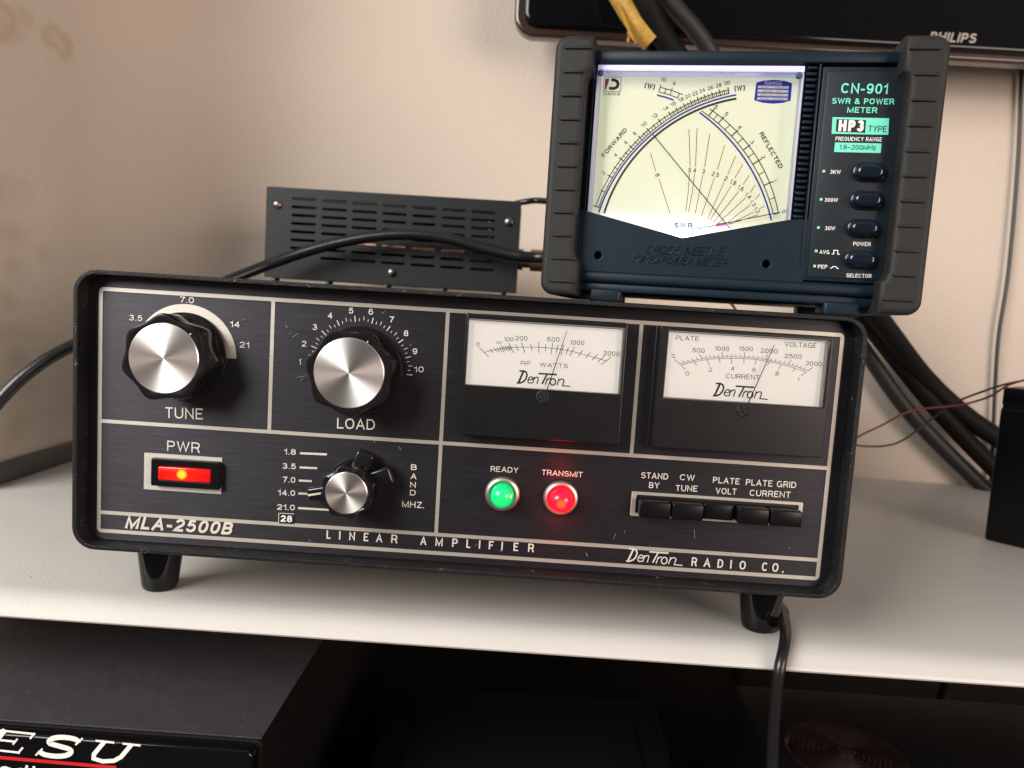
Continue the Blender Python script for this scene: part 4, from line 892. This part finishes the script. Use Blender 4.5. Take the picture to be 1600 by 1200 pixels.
bumper(XL, avg(pm(917.6, 120, .0105)[0], pm(903, 285, .0105)[0]), avg(pm(930, 90, .0105)[0], pm(901, 430, .0105)[0]), -1, pm(900, 400, .0105)[1], pm(925, 109, .0105)[1])
bumper(XR, pm(1411, 231, .0105)[0], avg(pm(1412, 82, .0105)[0], pm(1377, 462, .0105)[0]), 1, pm(1385, 433, .0105)[1], pm(1410, 113, .0105)[1])
for u0, u1 in ((919, 968), (1288, 1345)):
    xa, xb = pm(u0, 470)[0], pm(u1, 492)[0]; b = MB(FM); b.box(xa, xb, .0006, .020, -.0017, .0052, .0016, 3); b.build('foot', M['body'], mt); b = MB(FM); b.box(xa + .001, xb - .001, .07, .085, -.0017, .0052, .0012, 3); b.build('foot', M['body'], mt)

# ================================================================== VENTED BOX ON THE AMPLIFIER
BY = .272
PB = YP(BY)
bx0 = avg(PB.ab(416, 288)[0], PB.ab(413, 435)[0]); bx1 = avg(PB.ab(814, 318)[0], PB.ab(806, 461)[0]); bzt = avg(PB.ab(416, 288)[1], PB.ab(814, 318)[1]); bzb = .1297
vb = empty('power_supply', ((bx0 + bx1) / 2, BY + .03, .1228), 'slate grey slotted metal box with three screws behind the amplifier', 'power supply')
holes = []
q0 = lambda x, y: PB.ab(400 + x / 3.478, 270 + y / 3.478)
for ci, (xa, xb) in enumerate(((195, 330), (360, 497), (525, 660), (690, 820), (852, 980), (1012, 1140), (1172, 1303))):
    for r_ in range(9):
        yc = 140 + (xa - 195) * .0715 + r_ * 44.6; sk = -r_ * 1.5
        if ci == 0 and r_ > 6: continue
        A_ = q0(xa + sk, yc); B_ = q0(xb + sk, yc + (xb - xa) * .0)
        if A_[1] < bzb + .014: continue
        holes.append(stadium((A_[0] + B_[0]) / 2, A_[1], B_[0] - A_[0], .0021, 6))
b = MB(); b.prism([rrect(bx0, bx1, bzb, bzt, .0006, 2)] + holes, BY, BY + .0012, .0002); fr_ = b.build('front_panel', M['boxgrey'], vb)
b = MB(); b.box(bx0 + .0004, bx0 + .0016, BY + .0014, BY + .06, bzb + .0004, bzt - .0004); b.box(bx1 - .0016, bx1 - .0004, BY + .0014, BY + .06, bzb + .0004, bzt - .0004); b.box(bx0 + .002, bx1 - .002, BY + .0014, BY + .06, bzb + .0004, bzb + .0016); b.box(bx0 + .002, bx1 - .002, BY + .058, BY + .06, bzb + .002, bzt - .0004)
for k in range(6):
    b.box(bx0 + .002, bx1 - .002, BY + .004 + k * .009, BY + .0085 + k * .009, bzt - .0016, bzt - .0004)  # unseen top left slatted to let light into the case
b.build('case', M['boxgrey'], vb)
for u, v in ((433.5, 320), (795.5, 347), (612.5, 426)):
    a = PB.ab(u, v); b = MB(); b.lathe(a[0], a[1], [(.0036, BY - .0001), (.0034, BY - .0010), (.0022, BY - .0019), (0, BY - .0022)], 24)
    b.box(a[0] - .0016, a[0] + .0016, BY - .0026, BY - .0018, a[1] - .0003, a[1] + .0003); b.build('screw', M['steel'], fr_)
b = MB(); zc = q0(800, 405)[1]
b.tube([(bx0 + .05, BY + .020, zc + .001), (bx0 + .09, BY + .017, zc + .0014), (bx0 + .13, BY + .018, zc), (bx0 + .165, BY + .02, zc - .0004)], .0028, 10); b.build('winding', M['copper'], vb)
b = MB(); b.box(bx0 + .012, bx1 - .012, BY + .004, BY + .05, bzb + .003, bzb + .010); b.box(bx0 + .040, bx0 + .13, BY + .02, BY + .052, zc + .006, bzt - .012, .004); b.build('circuit_board', M['dark'], vb)
for k in range(5): 
    b = MB(); a = q0(1270, 265 + k * 42) if k < 4 else q0(1045, 205); b.lathe(a[0], a[1] - .0002, [(.0007, BY + .003), (.0005, BY + .0022), (0, BY + .002)], 10); b.build('solder_spot', M['steel'], vb)
for x in (bx0 + .008, bx0 + .052, bx0 + .10, bx0 + .146, bx1 - .010):
    b = MB(); b.box(x - .0022, x + .0022, BY + .001, BY + .009, .1228, bzb + .0002, .0006); b.build('foot', M['black'], vb)
cc = PB.hit(828, 405)
b = MB(Matrix(((0, 1, 0, bx1), (1, 0, 0, BY + .012), (0, 0, 1, cc.z), (0, 0, 0, 1))))
b.lathe(0, 0, [(.0085, 0), (.0085, .004), (.0065, .0042), (.0065, .010), (.0088, .0102), (.0088, .021), (.0050, .023), (0, .023)], 28); b.build('connector', M['brass'], vb)

# ================================================================== CABLES AND WIRES
def cable(name, pts, r, m_, label, cat, group=None, flat=1.):
    P = [onY(u, v, y) for u, v, y in pts]
    b = MB(); b.tube(P, r, 16, 10, flat=flat); return tag(b.build(name, M[m_], smooth=60), label, cat, group)
cable('coaxial_cable', [(-60, 700, .13), (0, 625, .14), (50, 578, .15), (112, 541, .165), (240, 487, .20), (375, 431, .236), (440, 406, .248), (510, 384, .252), (580, 370, .253), (640, 366.5, .253), (700, 373, .253), (760, 389, .252), (810, 400, .250), (856, 402, .245), (930, 396, .20), (980, 390, .13)], .0043, 'cable', 'thick black coaxial cable arching in front of the slotted box', 'cable')
cable('coaxial_cable', [(800, 320, .31), (822, 315, .305), (850, 314, .30), (930, 325, .25), (1000, 350, .13)], .0026, 'cable', 'thin black cable leaving the top of the slotted box', 'cable')
G = 'cables hanging from the television'
ca = cable('television_cable', [(952, -60, .318), (975, 0, .318), (1033, 80, .32), (1200, 300, .34), (1330, 470, .375), (1400, 560, .40), (1470, 645, .405), (1560, 738, .395), (1640, 800, .38)], .0088, 'cablematte', 'matt black cable wrapped in yellow tape under the television', 'cable', G)
cable('television_cable', [(985, -60, .30), (1008, 0, .30), (1052, 80, .31), (1230, 310, .33), (1375, 500, .372), (1440, 585, .40), (1500, 643, .405), (1565, 688, .40), (1650, 735, .39)], .0095, 'cablematte', 'middle one of the black cables, hanging between the taped and the outer cable', 'cable', G)
cable('television_cable', [(1010, -60, .32), (1050, 5, .32), (1112, 85, .33), (1220, 290, .36), (1310, 480, .39), (1360, 560, .412), (1430, 655, .414), (1548, 770, .41), (1640, 840, .39)], .0075, 'cablegrey', 'lowest cable of the bundle, its grey lower run standing in for wall shadow', 'cable', G)  # grey lower run drawn for the bundle's shadow on the wall
P = [onY(u, v, y) for u, v, y in ((966, -14, .309), (985, 18, .309), (1004, 45, .309), (1020, 64, .310))]
b = MB(); b.tube(P, .0098, 14, 6)
p = onY(990, 30, .296); q = onY(972, 12, .296)
b.tube([onY(968, 8, .300), onY(978, 32, .297), onY(986, 52, .296), onY(994, 68, .297)], lambda f: .0016 + .0030 * f * (1 - f) * 2 + .0005 * math.sin(f * 19), 8, 6, flat=.35)
b.tube([onY(982, 50, .298), onY(984, 58, .297), onY(981, 66, .297)], .0022, 8, 4, flat=.4)
tag(b.build('tape', M['tape'], smooth=35), 'crumpled yellow tape wound round a black cable', 'tape')
cable('wall_wire', [(1600, -60, .424), (1597, 60, .424), (1591, 240, .424), (1576, 420, .4235), (1561, 520, .4235), (1555, 600, .424), (1551, 700, .424), (1546, 790, .424)], .0019, 'wiregrey', 'slim slate wire running down the back wall', 'wire')
G = 'thin twisted leads'
cable('lead_wire', [(1300, 712, .25), (1340, 683, .25), (1375, 666, .25), (1420, 643, .25), (1460, 637, .248), (1500, 633, .245), (1545, 620, .24), (1580, 600, .235), (1640, 585, .23)], .0008, 'redwire', 'thin red lead crossing in front of the hanging cables', 'wire', G)
cable('lead_wire', [(1300, 688, .255), (1340, 696, .255), (1380, 697, .255), (1412, 687, .255), (1455, 655, .254), (1490, 630, .251), (1540, 610, .246), (1572, 600, .24), (1592, 596, .236)], .0008, 'cable', 'thin black lead with a bare tip above the battery', 'wire', G)
cable('lead_wire', [(1130, 465, .33), (1142, 474, .33), (1152, 490, .335), (1160, 520, .34)], .0012, 'redwire', 'short red lead glimpsed under the power meter', 'wire', G)
zc_ = ZD + .0029
P = [Vector((.150, .20, zc_)), Vector((.156, .10, zc_)), onZ(1214, 944, zc_), onZ(1225, 966, zc_), onZ(1227.5, 988, zc_), onY(1225, 1012, -.002), onY(1219, 1040, -.0088), onY(1213.5, 1080, -.0098), onY(1208.5, 1150, -.0098), onY(1206, 1215, -.0098), onY(1204, 1300, -.009)]
b = MB(); b.tube(P, .0027, 16, 10); b.build('power_cord', M['cable'], amp, 60)

# ================================================================== TELEVISION
tv = empty('television', (.45, .385, .36), 'black glossy television with its lower edge above the power meter', 'television')
tx0 = avg(onY(803, 20, .36).x, onY(806, 10, .36).x); tz0 = avg(onY(850, 50, .36).z, onY(1590, 101, .36).z)
b = MB(); b.prism([rrect(tx0 + .008, 1.02, tz0 + .004, .90, .014, 8)], .352, .392, .004, 4); b.build('frame', M['gloss'], tv)
b = MB(); b.prism([rrect(tx0, 1.028, tz0 - .003, .905, .018, 8), rrect(tx0 + .0095, 1.0185, tz0 + .0055, .8985, .013, 8)], .356, .372, .003, 3); b.build('trim', M['trim'], tv)
b = MB(); b.box(tx0 + .05, .98, .3508, .3518, tz0 + .075, .86); b.build('screen', M['gloss'], tv, smooth=0)
b = MB(); PT = YP(.3515); b.tp(PT, 'PHILIPS', 1453, 64.5, 1525, 67.5, 14.5, .0002, .03, .22); b.build('lettering', M['greylet'], tv, smooth=0)

# ================================================================== BATTERY BOX
pl_ = onZ(1536.5, 843, ZD)
bt = empty('battery', (pl_.x + .045, pl_.y, ZD), 'black box shaped battery on the desk beside the wall', 'battery', rz=rad(-48))
FB = Matrix.Translation(Vector((pl_.x, pl_.y, ZD))) @ Matrix.Rotation(rad(-48), 4, 'Z')
ht = .1155
b = MB(FB); b.box(0, .15, 0, .065, 0, ht - .0145, .0025, 3); b.build('case', M['black'], bt)
b = MB(FB); b.box(.0003, .1497, .0003, .0647, ht - .0138, ht, .002, 3); b.box(.0012, .149, .0012, .064, ht - .015, ht - .013); b.build('lid', M['black'], bt)
for x, y in ((.01, .015), (.01, .05)): b = MB(FB); b.box(x, x + .006, y, y + .001, ht - .0002, ht + .006); b.build('terminal', M['steel'], bt)

# ================================================================== UNDER THE DESK
ZR = -.085
fy = onZ(405, 1165, ZR).y; fx1 = onZ(405, 1165, ZR).x
ra = empty('radio', (fx1 - .12, fy + .1, -.22), 'dusty black radio under the desk with white slanted lettering on its front', 'radio')
b = MB(); b.prism([rrect(fx1 - .25, fx1, -.219, ZR, .003, 4)], fy + .004, .30, .0012, 3); b.build('case', M['dark'], ra)  # sides coloured blacker than the top to hold their shade
b = MB(); b.box(fx1 - .2495, fx1 - .0006, fy + .0046, .2995, ZR + .00005, ZR + .0009, .0004); b.build('top_cover', M['radio'], ra)
b = MB(); b.prism([rrect(fx1 - .252, fx1 - .0015, -.217, ZR - .0008, .004, 4)], fy - .0035, fy + .0042, .0015, 3); rf_ = b.build('front_panel', M['gloss'], ra)
PF = YP(fy - .0035)
def serif(b, ch, p0, p1, cap, sh=.75):
    """slab serif capitals as strokes in a 1 x 1 box, slanted"""
    S = {'E': [([(.12, 0), (.12, 1)], .24), ([(0, .05), (.85, .05)], .1), ([(0, .95), (.85, .95)], .1), ([(.15, .52), (.55, .52)], .1), ([(.82, .0), (.82, .3)], .09), ([(.82, 1), (.82, .72)], .09), ([(.55, .38), (.55, .66)], .08)],
         'S': [(_e(.5, .74, .36, .21, 10, 250, 16)[:-2] + _e(.5, .28, .38, .22, 70, -170, 16), .24), ([(.84, .66), (.88, 1)], .08), ([(.1, 0), (.13, .34)], .08)],
         'U': [([(.2, .97), (.2, .34), (.27, .14), (.5, .06), (.72, .14), (.8, .34), (.8, .97)], .2), ([(0, .95), (.42, .95)], .1), ([(.6, .95), (1, .95)], .1)]}[ch]
    p0 = Vector(p0); p1 = Vector(p1); w_ = (p1 - p0).length
    for i, (pts, wd_) in enumerate(S):
        b.ribbon(PF, [(p0.x + x * w_ + y * cap * sh, p0.y + (p1.y - p0.y) * x + y * cap) for x, y in pts], wd_ * cap * .95, .0002 + i * 4e-6)
b = MB(); capz = PF.ab(80, 1147)[1] - PF.ab(80, 1181)[1]
for ch, u0, u1 in (('E', -26, 40), ('S', 50, 110), ('U', 124, 194)):
    serif(b, ch, PF.ab(u0, 1174 + u0 * .108), PF.ab(u1, 1174 + u1 * .108), capz)
b.build('lettering', M['white'], rf_, smooth=0)
b = MB(); b.ribbon(PF, [PF.ab(-60, 1178), PF.ab(182, 1199)], .0016, .0002); b.build('stripe', M['redline'], rf_, smooth=0)
b = MB(); b.tp(PF, 'adi', -2, 1212, 52, 1218, 22, .0002, .03, .25); b.build('lettering', M['white'], rf_, smooth=0)
# dark box in the middle
p = onZ(1022, 1096, -.15)
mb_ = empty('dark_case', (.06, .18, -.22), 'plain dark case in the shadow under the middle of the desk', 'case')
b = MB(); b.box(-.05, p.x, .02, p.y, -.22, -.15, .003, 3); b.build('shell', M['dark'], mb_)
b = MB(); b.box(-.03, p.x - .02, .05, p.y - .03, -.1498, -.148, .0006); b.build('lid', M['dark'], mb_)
# speaker box with a round cone
ZF = -.12
p0 = onZ(1148, 1069, ZF); ry = p0.y
fb = empty('loudspeaker', (.32, ry - .08, -.22), 'black box with a round ribbed cone on top under the right of the desk', 'speaker')
b = MB(); b.box(p0.x, .46, -.03, ry, -.22, ZF, .002, 2); b.build('shell', M['black'], fb)
cx_, cy_ = onZ(1322, 1182, ZF).x, onZ(1322, 1182, ZF).y
b = MB(Matrix(((1, 0, 0, cx_), (0, 0, -1, cy_), (0, -1, 0, ZF), (0, 0, 0, 1))))
pr = [(.0330, .0), (.0330, -.0018), (.0325, -.0026), (.031, -.0016)]
for k in range(9): r_ = .0295 - k * .0028; pr += [(r_, -.0004 - .0002 * k), (r_ - .0009, -.0014 - .0002 * k), (r_ - .0018, -.0004 - .0002 * k)]
pr += [(.0050, -.003), (.003, -.0048), (0, -.0052)]
b.lathe(0, 0, pr, 72); b.build('cone', M['redglint'], fb, 20)
cable('hanging_cable', [(1152, 1030, .36), (1150, 1060, .36), (1150, 1090, .355), (1153, 1130, .35), (1150, 1180, .34)], .0045, 'cablematte', 'black cable hanging below the desk beside the power cord', 'cable')
cable('hanging_cable', [(1480, 1040, .30), (1478, 1066, .30), (1473, 1090, .29), (1470, 1120, .28)], .0050, 'cablematte', 'black cable end dropping behind the round cone box', 'cable')
cable('hanging_cable', [(1000, 1130, .34), (1040, 1129, .34), (1090, 1133, .34), (1130, 1141, .34), (1160, 1150, .34)], .0048, 'cablematte', 'black cable lying across to the dark case', 'cable')
for o in list(bpy.data.meshes):
    if o.users == 0: bpy.data.meshes.remove(o)
